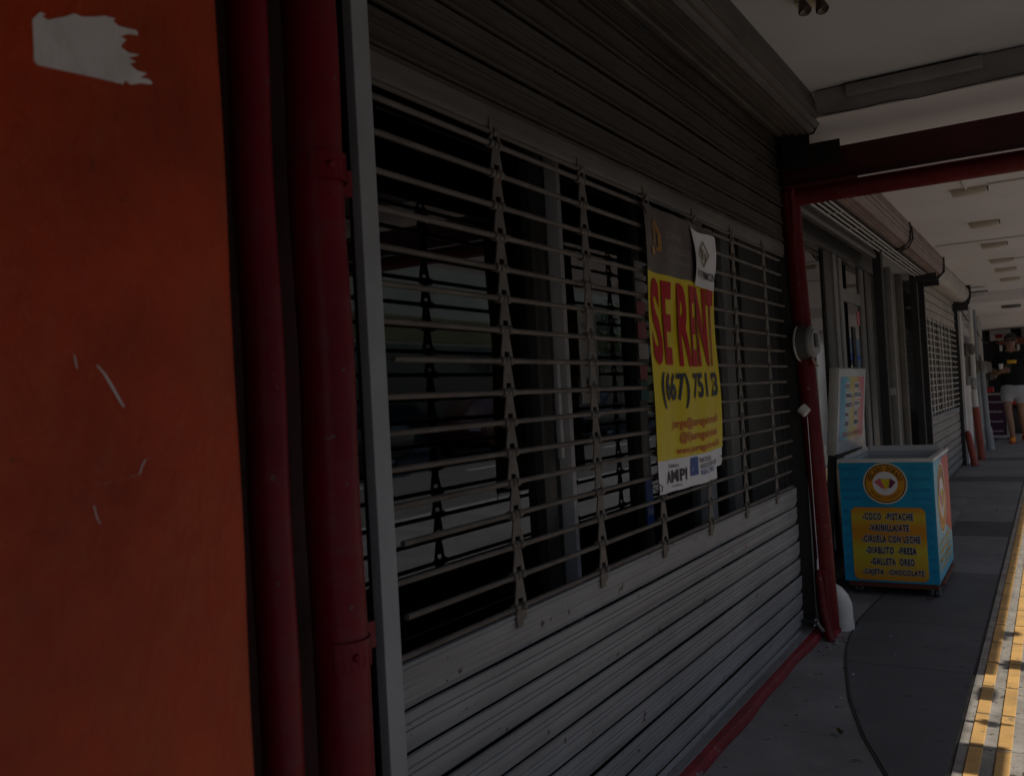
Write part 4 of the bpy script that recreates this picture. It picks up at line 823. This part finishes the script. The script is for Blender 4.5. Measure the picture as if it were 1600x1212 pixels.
MB().box(x0 + 0.031, x0 + 0.039, y0 + 0.03, y1 - 0.03, CZ1_ + 0.0, CZ1_ + 0.022).box(x0 + 0.05, x1 - 0.04, y1 - 0.036, y1 - 0.030, CZ1_ - 0.003, CZ1_ + 0.028).build('lid_frame', 'cart_rim', ck)
MB().box(CX0 + 0.02, CX1 - 0.006, CY0 + 0.006, CY1 - 0.02, 0.045, CZ0_ - 0.001).build('plinth', 'cart_base', ck)
MB().box(CX0 - 0.012, CX0 - 0.001, CY0 + 0.01, CY0 + 0.1, 0.66, 0.70).build('corner_guard', 'cart_rim', ck, bevel=0.004)
def front(u, w): return (u, CY0 - 0.0018, w)
def front2(u, w): return (u, CY0 - 0.0030, w)
def front3(u, w): return (u, CY0 - 0.0042, w)
def front4(u, w): return (u, CY0 - 0.0054, w)
orn = MB()
def strip(u0, u1, z0, z1): orn.add([front(u0, z0), front(u1, z0), front(u1, z1), front(u0, z1)], [(0, 1, 2, 3)])
for (u0, u1) in ((CX0 + 0.012, -0.895), (-0.655, CX1 - 0.012)):
    for z in (0.655, 0.600, 0.545, 0.50): strip(u0, u1, z, z + 0.016)
for z in (0.43, 0.37, 0.31, 0.25, 0.19, 0.13):
    strip(CX0 + 0.012, -0.966, z, z + 0.016); strip(-0.582, CX1 - 0.012, z, z + 0.016)
orn.build('ornament_print', 'cart_blue_dark', ck, fix=False)
def rrect(u0, u1, z0, z1, r, fn):
    P = []
    for (cu, cw, a0) in ((u1 - r, z1 - r, 0), (u0 + r, z1 - r, 90), (u0 + r, z0 + r, 180), (u1 - r, z0 + r, 270)):
        for k in range(7):
            a = math.radians(a0 + 15 * k); P.append(fn(cu + r * math.cos(a), cw + r * math.sin(a)))
    return MB().add(P, [tuple(range(len(P)))])
rrect(-0.953, -0.592, 0.082, 0.462, 0.03, front2).build('menu_panel', 'cart_menu', ck, fix=False)
lines = [('-COCO  -PISTACHE', -0.895, -0.650), ('-VAINILLA/ATE', -0.865, -0.672), ('-CIRUELA CON LECHE', -0.905, -0.622), ('-DIABLITO  -FRESA', -0.888, -0.642), ('-GALLETA  OREO', -0.868, -0.655), ('-CAJETA  -CHOCOLATE', -0.910, -0.612)]
for k, (s_, u0, u1) in enumerate(lines):
    z = 0.396 - k * 0.0585
    tw = MB(); tk = MB()
    add_text(tw, s_, front3, u0, u1, z, z + 0.038, 0.095, 0.052, 1.18); add_text(tk, s_, front4, u0, u1, z, z + 0.038, 0.052, None, 1.18)
    lo = tk.build('menu_line', 'ink_navy', ck, fix=False); tw.build('outline', 'ink_white', lo, fix=False)
def disc(r0, r1, fn, c=(-0.775, 0.587), n=48):
    mb = MB(); vs = []
    for j in range(n):
        a = 2 * math.pi * j / n; vs += [fn(c[0] + r0 * math.cos(a), c[1] + r0 * math.sin(a)), fn(c[0] + r1 * math.cos(a), c[1] + r1 * math.sin(a))]
    return mb.add(vs, [(2 * j, 2 * j + 1, 2 * ((j + 1) % n) + 1, 2 * ((j + 1) % n)) for j in range(n)])
def ring_text(mb, s_, fn, c, r, h, a0, a1, bold, flip=1):
    n = len(s_)
    for i, ch in enumerate(s_):
        if ch == ' ': continue
        a = math.radians(a0 + (a1 - a0) * (i + 0.5) / n); wd = abs(math.radians(a1 - a0)) * r / n * 0.40
        def pl(u, w, a=a):
            rr = r + flip * w; return fn(c[0] + rr * math.cos(a) + flip * u * math.sin(a), c[1] + rr * math.sin(a) - flip * u * math.cos(a))
        add_text(mb, ch, pl, -wd * (0.4 if ch == 'I' else 1), wd * (0.4 if ch == 'I' else 1), -h / 2, h / 2, bold)
def badge(fa, fb_, fc, fd, c, k):
    parts_ = [('badge_rim', 'badge_cream', disc(0.101 * k, 0.108 * k, fa, c)), ('badge_edge', 'badge_rim', disc(0.095 * k, 0.101 * k, fa, c)), ('badge_ring', 'badge_orange', disc(0.061 * k, 0.095 * k, fa, c)), ('badge_centre', 'ink_white', disc(0.0005, 0.061 * k, fa, c))]
    for nm, m, mb in parts_: mb.build(nm, m, ck, fix=False)
    tt = MB(); ring_text(tt, 'HELADO DORADO', fb_, c, 0.078 * k, 0.026 * k, 170, 10, 0.04); tt.build('badge_lettering', 'badge_rim', ck, fix=False)
    tt = MB(); ring_text(tt, 'HELADERIA ARTESANAL', fb_, c, 0.0775 * k, 0.012 * k, 205, 335, 0.0, -1); tt.build('badge_lettering', 'badge_rim', ck, fix=False)
    gem = lambda pts: MB().add([fc(c[0] + a * k, c[1] + b * k) for a, b in pts], [tuple(range(len(pts)))])
    gem([(-0.054, 0.008), (-0.016, -0.026), (0.0, -0.028), (-0.024, 0.027)]).build('popsicle_print', 'pink', ck, fix=False)
    gem([(-0.024, 0.027), (0.0, -0.028), (0.016, -0.024), (0.024, 0.027), (0.0, 0.022)]).build('popsicle_print', 'yellow2', ck, fix=False)
    gem([(0.024, 0.027), (0.016, -0.024), (0.028, -0.024), (0.052, 0.008)]).build('popsicle_print', 'plum', ck, fix=False)
    st = MB()
    for q in (-0.006, 0.006): st.add([fc(c[0] + (q - 0.003) * k, c[1] - 0.026 * k), fc(c[0] + (q + 0.003) * k, c[1] - 0.026 * k), fc(c[0] + (q + 0.003) * k, c[1] - 0.040 * k), fc(c[0] + (q - 0.003) * k, c[1] - 0.040 * k)], [(0, 1, 2, 3)])
    st.build('popsicle_stick', 'badge_cream', ck, fix=False)
badge(front2, front3, front3, front4, (-0.775, 0.587), 1.0)
# right side of the cart: pale blue with red diagonal, badge and flavour list
def side(e): return lambda u, w: (CX1 + e, u, w)
s1, s2_, s3 = side(0.0018), side(0.0030), side(0.0042)
MB().add([s1(CY0 + 0.008, 0.08), s1(CY1 - 0.01, 0.08), s1(CY1 - 0.01, 0.24), s1(CY0 + 0.36, 0.34), s1(CY0 + 0.36, 0.685), s1(CY0 + 0.008, 0.685)], [(0, 1, 2, 3, 4, 5)]).build('side_print', 'cart_light', ck, fix=False)
MB().add([s1(CY0 + 0.361, 0.341), s1(CY1 - 0.01, 0.242), s1(CY1 - 0.01, 0.685), s1(CY0 + 0.361, 0.685)], [(0, 1, 2, 3)]).build('side_print', 'cart_red', ck, fix=False)
badge(s2_, s3, s3, side(0.0054), (CY0 + 0.30, 0.48), 1.75)
for k, s_ in enumerate(['COCO FRESA', 'VAINILLA', 'LIMON MANGO', 'CAJETA']):
    tt = MB(); add_text(tt, s_, s2_, CY0 + 0.06, CY0 + 0.62, 0.245 - k * 0.042, 0.270 - k * 0.042, 0.02); tt.build('side_line', 'cart_yellow', ck, fix=False)
for (x, y) in ((CX0 + 0.06, CY0 + 0.06), (CX1 - 0.02, CY0 + 0.04), (CX1 - 0.02, CY1 - 0.05), (CX0 + 0.06, CY1 - 0.05)):
    cs = thing('castor', None, None); cs.parent = ck; cs.location = Vector((x, y, 0)) - ck.location
    MB().box(x - 0.018, x - 0.013, y - 0.014, y + 0.014, 0.016, 0.044).box(x + 0.013, x + 0.018, y - 0.014, y + 0.014, 0.016, 0.044).box(x - 0.02, x + 0.02, y - 0.018, y + 0.018, 0.0401, 0.0445).build('fork', 'steel', cs)
    MB().lathe([(0, -0.011), (0.020, -0.011), (0.024, -0.007), (0.024, 0.007), (0.020, 0.011), (0, 0.011)], (x, y - 0.004, 0.024), (1, 0.25, 0), 18).build('wheel', 'rubber', cs)
MB().box(CX1 - 0.02, CX1 + 0.014, CY0 + 0.10, CY1 - 0.05, 0.048, 0.062).build('side_rail', 'cart_base', ck, bevel=0.003)

# ------------------------------------------------------------------ menu light box beside the cart
mn = thing('menu_light_box', 'white framed menu light box leaning out above the ice cream cart', 'sign', (-1.02, 5.0, 0.73))
mn.rotation_euler = (0, math.radians(5), math.radians(-1.5))
def mloc(mb, name, m, bevel=0, fix=True):
    o = mb.build(name, m, None, bevel=bevel, fix=fix); o.parent = mn; return o
mloc(MB().box(-0.048, -0.004, 0.0, 0.70, 0.0, 0.475), 'case', 'sign_case', 0.006)
mloc(MB().box(-0.004, 0.004, 0.006, 0.694, 0.006, 0.469), 'face', 'sign_face', 0.002)
mloc(MB().add([(0.0052, 0.05, 0.075), (0.0052, 0.65, 0.075), (0.0052, 0.65, 0.425), (0.0052, 0.05, 0.425)], [(0, 1, 2, 3)]), 'colour_print', 'sign_print', fix=False)
tt = MB(); wb_ = MB()
for r_, (a, b) in enumerate([('COCO', 'FRESA'), ('VAINILLA', 'PISTACHE'), ('DIABLITO', 'CAJETA'), ('PIÑA', 'NUEZ'), ('OREO', 'LIMON')]):
    z = 0.36 - r_ * 0.052
    for (s_, u0) in ((a, 0.17), (b, 0.40)):
        u1 = u0 + 0.028 * len(s_) * 0.75; wb_.add([(0.0062, u0 - 0.01, z - 0.008), (0.0062, u1 + 0.01, z - 0.008), (0.0062, u1 + 0.01, z + 0.034), (0.0062, u0 - 0.01, z + 0.034)], [(0, 1, 2, 3)])
        tt = MB(); add_text(tt, s_, lambda u, w: (0.0072, u, w), u0, u1, z, z + 0.027, 0.02); mloc(tt, 'flavour_name', 'ink_navy', fix=False)
tt = MB(); add_text(tt, 'SERVICIO A DOMICILIO', lambda u, w: (0.0072, u, w), 0.12, 0.62, 0.092, 0.118, 0.01)
mloc(wb_, 'flavour_plates', 'ink_white', fix=False); mloc(tt, 'service_line', 'cart_red', fix=False)
mloc(MB().box(-0.05, -0.01, 0.04, 0.07, -0.68, -0.001).box(-0.05, -0.01, 0.63, 0.66, -0.64, -0.001), 'support_leg', 'frame_dark')
mloc(MB().box(-0.03, 0.0, 0.02, 0.68, -0.028, -0.002), 'lower_rail', 'frame_dark')

# ------------------------------------------------------------------ debris on the walkway
lp = [(-0.64, 2.95, 0.02, 'leaf', 'dry curled brown leaf nearest the camera beside the groove'), (-0.80, 3.05, 0.008, 'leaf', 'tiny dry leaf scrap near the red kerb'), (-0.755, 3.62, 0.010, 'leaf', 'dry leaf scrap lying at the curved groove'), (-0.71, 3.56, 0.008, 'paper', 'pale scrap lying in the curved groove'), (-0.70, 3.28, 0.008, 'paper', 'pale crumb in the groove nearer the camera'), (-0.585, 4.9, 0.016, 'leaf', 'dry leaf beside the cart castor'), (-0.66, 4.15, 0.007, 'paper', 'white crumb on the dark slab'), (-0.86, 3.5, 0.006, 'paper', 'white crumb beside the red kerb'), (-0.60, 3.86, 0.006, 'paper', 'pale crumb on the smooth slab past the groove'), (-0.45, 8.3, 0.012, 'leaf', 'dark leaf on the far slab')]
for (x, y, s_, m, lab) in lp:
    mb = MB(); a = rnd.uniform(0, 6.28)
    def lf(u, v, a=a, s_=s_):
        p = (u - 0.5) * 2; w = (1 - p * p) * 0.55 * (v - 0.5) * 2; px, py = p * s_, w * s_
        return (x + px * math.cos(a) - py * math.sin(a), y + px * math.sin(a) + py * math.cos(a), 0.009 + s_ * 0.55 * (abs(v - 0.5) * 1.2) + s_ * 0.3 * p * p)
    mb.grid(lf, 8, 6); o = mb.build('fallen_leaf' if m == 'leaf' else 'paper_scrap', m, origin=(x, y, 0)); setp(o, lab, 'leaf' if m == 'leaf' else 'litter')

for k, (x, y, s_) in enumerate([(-0.86, 3.99, .011), (-0.83, 4.04, .008), (-0.88, 3.93, .007), (-0.845, 4.10, .009), (-0.80, 4.0, .006), (-0.90, 3.86, .008), (-0.87, 3.80, .006)]):
    mb = MB().ball((x, y, s_ * 0.4), (s_, s_ * 1.2, s_ * 0.7), 7, 5)
    for v in mb.v: v += Vector((rnd.uniform(-1, 1), rnd.uniform(-1, 1), rnd.uniform(-.4, .6))) * s_ * 0.3
    setp(mb.build('rubble', 'concrete', origin=(x, y, 0)), 'small crumb of broken concrete by the red pipe foot', 'rubble', 'concrete crumbs at the pipe foot')
# ------------------------------------------------------------------ the walking person
def skin_mesh(name, verts, edges, radii, sub=2):
    me = bpy.data.meshes.new(name); me.from_pydata(verts, edges, []); o = bpy.data.objects.new(name, me); COL.objects.link(o)
    o.modifiers.new('s', 'SKIN'); sd = me.skin_vertices[0].data
    for i, r in enumerate(radii): sd[i].radius = r if isinstance(r, tuple) else (r, r); sd[i].use_root = (i == 0)
    ss_ = o.modifiers.new('u', 'SUBSURF'); ss_.levels = sub; ss_.render_levels = sub
    dg = bpy.context.evaluated_depsgraph_get(); nm = bpy.data.meshes.new_from_object(o.evaluated_get(dg))
    bpy.data.objects.remove(o); bpy.data.meshes.remove(me); return nm
PXp, PYp = -0.555, 16.6
pr = thing('person', 'person in black T-shirt, pale grey shorts and orange shoes walking with a phone in hand', 'person', (PXp, PYp, 0))
V = [(0, 0, .92), (0, 0, 1.08), (0, -.01, 1.25), (0, -.01, 1.40), (0, -.02, 1.50), (0, -.035, 1.57), (0, -.04, 1.66), (0, -.035, 1.73),      # 0-7 trunk, head
     (-.17, 0, 1.42), (-.255, .02, 1.25), (-.285, 0, 1.10), (-.19, -.18, 1.15), (-.115, -.25, 1.175),                                    # 8-12 right arm
     (.17, 0, 1.42), (.25, .03, 1.22), (.27, .02, 1.08), (.285, -.05, .90), (.29, -.07, .82),                                              # 13-17 left arm
     (-.095, -.01, .86), (-.085, -.10, .50), (-.06, -.13, .30), (-.05, -.10, .09),                                                         # 18-21 right leg
     (.095, 0, .86), (.10, -.02, .50), (.11, .10, .30), (.12, .16, .11)]                                                                   # 22-25 left leg
E_ = [(0, 1), (1, 2), (2, 3), (3, 4), (4, 5), (5, 6), (6, 7), (3, 8), (8, 9), (9, 10), (10, 11), (11, 12), (3, 13), (13, 14), (14, 15), (15, 16), (16, 17), (0, 18), (18, 19), (19, 20), (20, 21), (0, 22), (22, 23), (23, 24), (24, 25)]
Rr = [(.15, .11), (.14, .105), (.15, .11), (.14, .10), .06, .068, (.078, .095), (.07, .085), .06, .05, .042, .036, .03, .06, .05, .042, .034, .03, .085, .058, .055, .038, .085, .058, .055, .038]
body = link('body', skin_mesh('body', V, E_, Rr), pr, M['skin']); smooth(body.data, 180)
# clothes grown over the same skeleton
Vt = [(0, -.005, .84), (0, 0, 1.05), (0, -.01, 1.25), (0, -.01, 1.40), (0, -.015, 1.47), (-.16, 0, 1.425), (-.215, .012, 1.33), (-.262, .015, 1.20), (.16, 0, 1.425), (.215, .02, 1.33), (.255, .025, 1.18)]
Et = [(0, 1), (1, 2), (2, 3), (3, 4), (3, 5), (5, 6), (6, 7), (3, 8), (8, 9), (9, 10)]
Rt = [(.205, .155), (.185, .135), (.195, .14), (.17, .125), (.085, .075), .085, .082, .085, .085, .082, .085]
o = link('tshirt', skin_mesh('tshirt', Vt, Et, Rt), pr, M['tee']); smooth(o.data, 180)
Vs = [(0, 0, 1.0), (0, 0, .86), (-.10, -.02, .80), (-.098, -.075, .62), (.10, 0, .80), (.105, -.01, .60)]
o = link('shorts', skin_mesh('shorts', Vs, [(0, 1), (1, 2), (2, 3), (1, 4), (4, 5)], [(.175, .125), (.17, .125), .11, .108, .11, .108]), pr, M['shorts']); smooth(o.data, 180)
def P(p): return (p[0] + PXp, p[1] + PYp, p[2])
hd = MB().ball(P((0, -.012, 1.712)), (.090, .105, .075)).ball(P((0, .03, 1.65)), (.085, .075, .085)); hd.build('hair', 'hair', pr)
sg = MB().box(*[v for pair in ((PXp - .072, PXp - .008), (PYp - .148, PYp - .128), (1.645, 1.682)) for v in pair]).box(PXp + .008, PXp + .072, PYp - .148, PYp - .128, 1.645, 1.682).box(PXp - .008, PXp + .008, PYp - .143, PYp - .135, 1.668, 1.676)
sg.box(PXp - .084, PXp - .072, PYp - .14, PYp - .02, 1.662, 1.676).box(PXp + .072, PXp + .084, PYp - .14, PYp - .02, 1.662, 1.676); sg.build('sunglasses', 'black', pr, bevel=0.004)
MB().ball(P((0, -.142, 1.632)), (.013, .018, .022), 8, 6).ball(P((-.083, -.03, 1.64)), (.012, .02, .03), 8, 6).ball(P((.083, -.03, 1.64)), (.012, .02, .03), 8, 6).build('nose_and_ears', 'skin', pr)
MB().ball(P((0, -.128, 1.592)), (.026, .008, .006), 8, 6).build('mouth', 'plum', pr)
MB().box(PXp - .06, PXp + .075, PYp - .162, PYp - .150, 1.285, 1.342).build('shirt_print', 'cart_yellow', pr, bevel=0.004)
def foot(x, y, rot, lift):
    mb = MB().ball((0, -.05, .05), (.048, .135, .045)).ball((0, .04, .075), (.042, .06, .06)); sole = MB().ball((0, -.05, .018), (.052, .142, .018))
    for q in (mb, sole):
        for v in q.v:
            yy = v.y * math.cos(rot) - v.z * math.sin(rot); zz = v.y * math.sin(rot) + v.z * math.cos(rot)
            v.x += x + PXp; v.y = yy + y + PYp; v.z = max(0.001, zz + lift)
    s_ = mb.build('shoe', 'shoe', pr); sole.build('sole', 'shoe_red', s_)
foot(-.05, -.10, 0.12, 0.012); foot(.12, .15, -0.35, 0.03)
hv = [(-.13, -.235, 1.165), (-.10, -.262, 1.175)]; hn = MB()
def finger(pts, r): hn.tube([P(p) for p in pts], r, 7)
hn.ball(P((-.10, -.262, 1.178)), (.038, .024, .042), 10, 7)
for k in range(4): finger([(-.085 + .004 * k, -.272, 1.200 - .018 * k), (-.06 + .003 * k, -.292, 1.205 - .018 * k), (-.038, -.282, 1.204 - .018 * k), (-.030, -.264, 1.200 - .018 * k)], [.0095, .009, .008, .0065])
finger([(-.10, -.275, 1.20), (-.085, -.298, 1.225), (-.062, -.30, 1.238)], [.011, .010, .0075]); hn.build('right_hand', 'skin', pr)
hn = MB(); hn.ball(P((.29, -.075, .785)), (.022, .038, .045), 10, 7)
for k in range(4): finger([(.29, -.105 + .02 * k, .76), (.286, -.11 + .02 * k, .72), (.276, -.105 + .019 * k, .69 + .006 * abs(k - 1.5))], [.0095, .009, .007])
finger([(.285, -.105, .80), (.276, -.125, .765), (.27, -.122, .735)], [.011, .010, .0075]); hn.build('left_hand', 'skin', pr)
ph = MB().box(PXp - .078, PXp - .004, PYp - .272, PYp - .262, 1.150, 1.285); setp(ph.build('mobile_phone', 'black', bevel=0.004, origin=(PXp - .04, PYp - .267, 1.15)), 'dark mobile phone held by the walking person', 'phone')
cup = MB().lathe([(0, 0), (.03, 0), (.036, .09), (.0, .09)], P((-.145, -.245, 1.20)), (0, 0, 1), 14); setp(cup.build('white_cup', 'ink_white', origin=P((-.145, -.245, 1.2))), 'white cup held against the chest of the walking person', 'cup')

# ------------------------------------------------------------------ across the street (seen in the glass)
b1 = thing('street_building', 'long beige low building across the street, seen mirrored in the shop glass', 'building', (16, 24, 0))
MB().box(14, 22, 12, 38, 0, 6.6).build('wall', 'beige_wall', b1); MB().box(13.9, 14.0, 12, 38, 3.1, 3.85).build('lower_band', 'ochre_wall', b1); MB().box(13.9, 13.995, 12, 38, 0.0, 3.0).build('arcade_shade_sheet', 'dark_glass', b1)  # dark sheet under the band stands in for the shaded arcade
MB().box(13.8, 22.2, 11.8, 38.2, 6.6, 6.9).build('parapet', 'wall_white', b1)
for k in range(3):
    y = 13 + k * 2.9 + (10 if k == 2 else 0); w_ = MB().box(13.95, 13.999, y, y + 2.0, 4.5, 5.8).build('window', 'dark_glass', b1); MB().box(13.93, 13.949, y + 0.96, y + 1.04, 4.5, 5.8).build('window_bar', 'wall_white', w_)
b2 = thing('street_building', 'dark grey two storey building across the street with dark doors', 'building', (16, 4, 0))
MB().box(14, 22, -14, 11.4, 0, 6.0).build('wall', 'dim_wall', b2)
for k in range(6): MB().box(13.93, 13.995, -12 + k * 3.9, -10 + k * 3.9, 0.05, 2.4).build('door', 'dark_glass', b2); MB().box(13.93, 13.995, -12 + k * 3.9, -10.4 + k * 3.9, 3.8, 5.2).build('window', 'dark_glass', b2)
b3 = thing('street_building', 'ochre tall building farther up the street', 'building', (18, 50, 0))
MB().box(14.5, 24, 39, 62, 0, 8).build('wall', 'ochre_wall', b3)
for k in range(5): MB().box(14.42, 14.495, 41 + k * 4, 43 + k * 4, 3, 5).build('window', 'dark_glass', b3)
b4 = thing('street_building', 'grey building far along the street with a blue awning', 'building', (18, 90, 0))
MB().box(12.5, 26, 64, 130, 0, 7).build('wall', 'wall_grey', b4)
MB().prof_y([(11.4, 3.0), (12.49, 3.6), (12.49, 3.3), (11.4, 2.9)], [66, 84]).build('awning', 'ink_blue', b4)
for k in range(9): MB().box(12.42, 12.495, 66 + k * 7, 69 + k * 7, 0.1, 2.6).build('window', 'dark_glass', b4)
def car(name, label, x, y, m, L=4.2, Wd=1.75):
    t = thing(name, label, 'car', (x, y, -0.14))
    z = -0.14
    prof = [(-L / 2, .35), (-L / 2, .75), (-L / 2 + .12, .92), (-L * .30, .98), (L * .22, 1.0), (L / 2 - .25, .90), (L / 2, .70), (L / 2, .35), (L * .40, .22), (-L * .42, .22)]
    bo = MB().poly([(x - Wd / 2, y + a, z + b) for a, b in prof], (Wd, 0, 0)); bo.build('car_body', m, t, bevel=0.06, seg=3)
    cab = [(-L * .36, .97), (-L * .22, 1.43), (L * .06, 1.47), (L * .24, .98)]
    MB().poly([(x - Wd / 2 + .12, y + a, z + b) for a, b in cab], (Wd - .24, 0, 0)).build('cabin', m, t, bevel=0.05, seg=3)
    wn = [(-L * .32, 1.03), (-L * .215, 1.36), (-L * .06, 1.39), (-L * .06, 1.03)]; wn2 = [(-L * .04, 1.03), (-L * .04, 1.39), (L * .05, 1.39), (L * .19, 1.03)]
    for sx in (x - Wd / 2 + .105, x + Wd / 2 - .115):
        for q in (wn, wn2): MB().poly([(sx, y + a, z + b) for a, b in q], (.01, 0, 0)).build('window', 'dark_glass', t)
    for dy in (-L * .31, L * .31):
        for sx in (x - Wd / 2 + .02, x + Wd / 2 - .20):
            wh = thing('wheel', None, None); wh.parent = t; wh.location = Vector((sx, y + dy, z + .31)) - t.location
            MB().lathe([(.16, 0), (.27, 0), (.31, .03), (.31, .15), (.27, .18), (.16, .18)], (sx, y + dy, z + .31), (1, 0, 0), 24).build('tyre', 'rubber', wh)
            MB().lathe([(0, .02), (.14, .02), (.165, .005), (.165, .17), (.14, .16), (0, .16)], (sx, y + dy, z + .31), (1, 0, 0), 24).build('rim', 'steel', wh)
    for sx in (-.6, .6): MB().box(x + sx - .17, x + sx + .17, y - L / 2 - .015, y - L / 2 + .05, z + .62, z + .76).build('headlight', 'ink_white', t, bevel=0.01)
    return t
car('parked_car', 'red car parked across the street, mirrored in the shop glass', 9.6, 19.3, 'car_red')
car('parked_car', 'dark car parked across the street behind the red one', 9.7, 25.5, 'car_dark')
car('parked_car', 'dark car parked across the street in front of the red one', 9.6, 12.5, 'car_dark')
tr = thing('street_tree', 'leafy street tree on the far pavement across the road', 'tree', (12.2, 30.5, 0))
MB().tube([(12.2, 30.5, 0), (12.25, 30.5, 1.2), (12.15, 30.55, 2.4), (12.3, 30.4, 3.4)], [.16, .13, .11, .05], 10).build('trunk', 'bark', tr)
cr_ = MB(); r2 = random.Random(3)
cl = [(Vector((12.2 + r2.gauss(0, .7), 30.5 + r2.gauss(0, .8), 3.4 + r2.gauss(0, .5))), r2.uniform(.35, .7)) for _ in range(16)]
for _ in range(2600):
    c, r = cl[r2.randrange(16)]; d = Vector((r2.gauss(0, 1), r2.gauss(0, 1), r2.gauss(0, 1))).normalized() * r * r2.random() ** .4
    p = c + d; a = Vector((r2.gauss(0, 1), r2.gauss(0, 1), r2.gauss(0, 1))).normalized(); b = a.orthogonal().normalized()
    cr_.add([p - a * .07, p + b * .035, p + a * .07, p - b * .035], [(0, 1, 2, 3)])
cr_.build('crown', 'leaf_green', tr, fix=False)

# ------------------------------------------------------------------ unseen hanging blocks and arms added to throw shadows across the guide strip
def hang(name, label, gx, gy, z, parts_):
    """an added shadow caster hung at height z; (gx, gy) is where the sun throws its shadow on the walkway"""
    k = z / sdir.z; x, y = gx + sdir.x * k, gy + sdir.y * k
    t = thing(name, label, 'lantern' if 'lantern' in name else 'shadow arm', (x, y, z))
    MB().tube([(x, y, z + 0.02), (x, y, 2.19)], 0.006, 6).build('rod', 'black', t)
    for nm, (a, b, c) in parts_: MB().box(x - a, x + a, y - b, y + b, z - c, z + c).build(nm, 'black', t, bevel=0.003)
    return t
hang('hanging_lantern', 'large square black blocker hung at the canopy edge nearest the camera', -0.245, 2.90, 1.5, [('case', (.048, .120, .02)), ('cap', (.030, .07, .035))])
hang('hanging_lantern', 'small square black blocker hung at the canopy edge between two bracket arms', -0.264, 3.51, 1.5, [('case', (.020, .075, .014)), ('cap', (.012, .04, .028))])
hang('shadow_arm', 'thin black arm with a small knob, added out of view to shade the guide strip', -0.240, 3.215, 1.5, [('arm', (.062, .009, .006)), ('knob', (.018, .026, .014))])
hang('shadow_arm', 'long black arm with a broad plate, added out of view to shade the guide strip', -0.17, 3.895, 1.5, [('arm', (.13, .018, .008)), ('plate', (.050, .06, .015))])
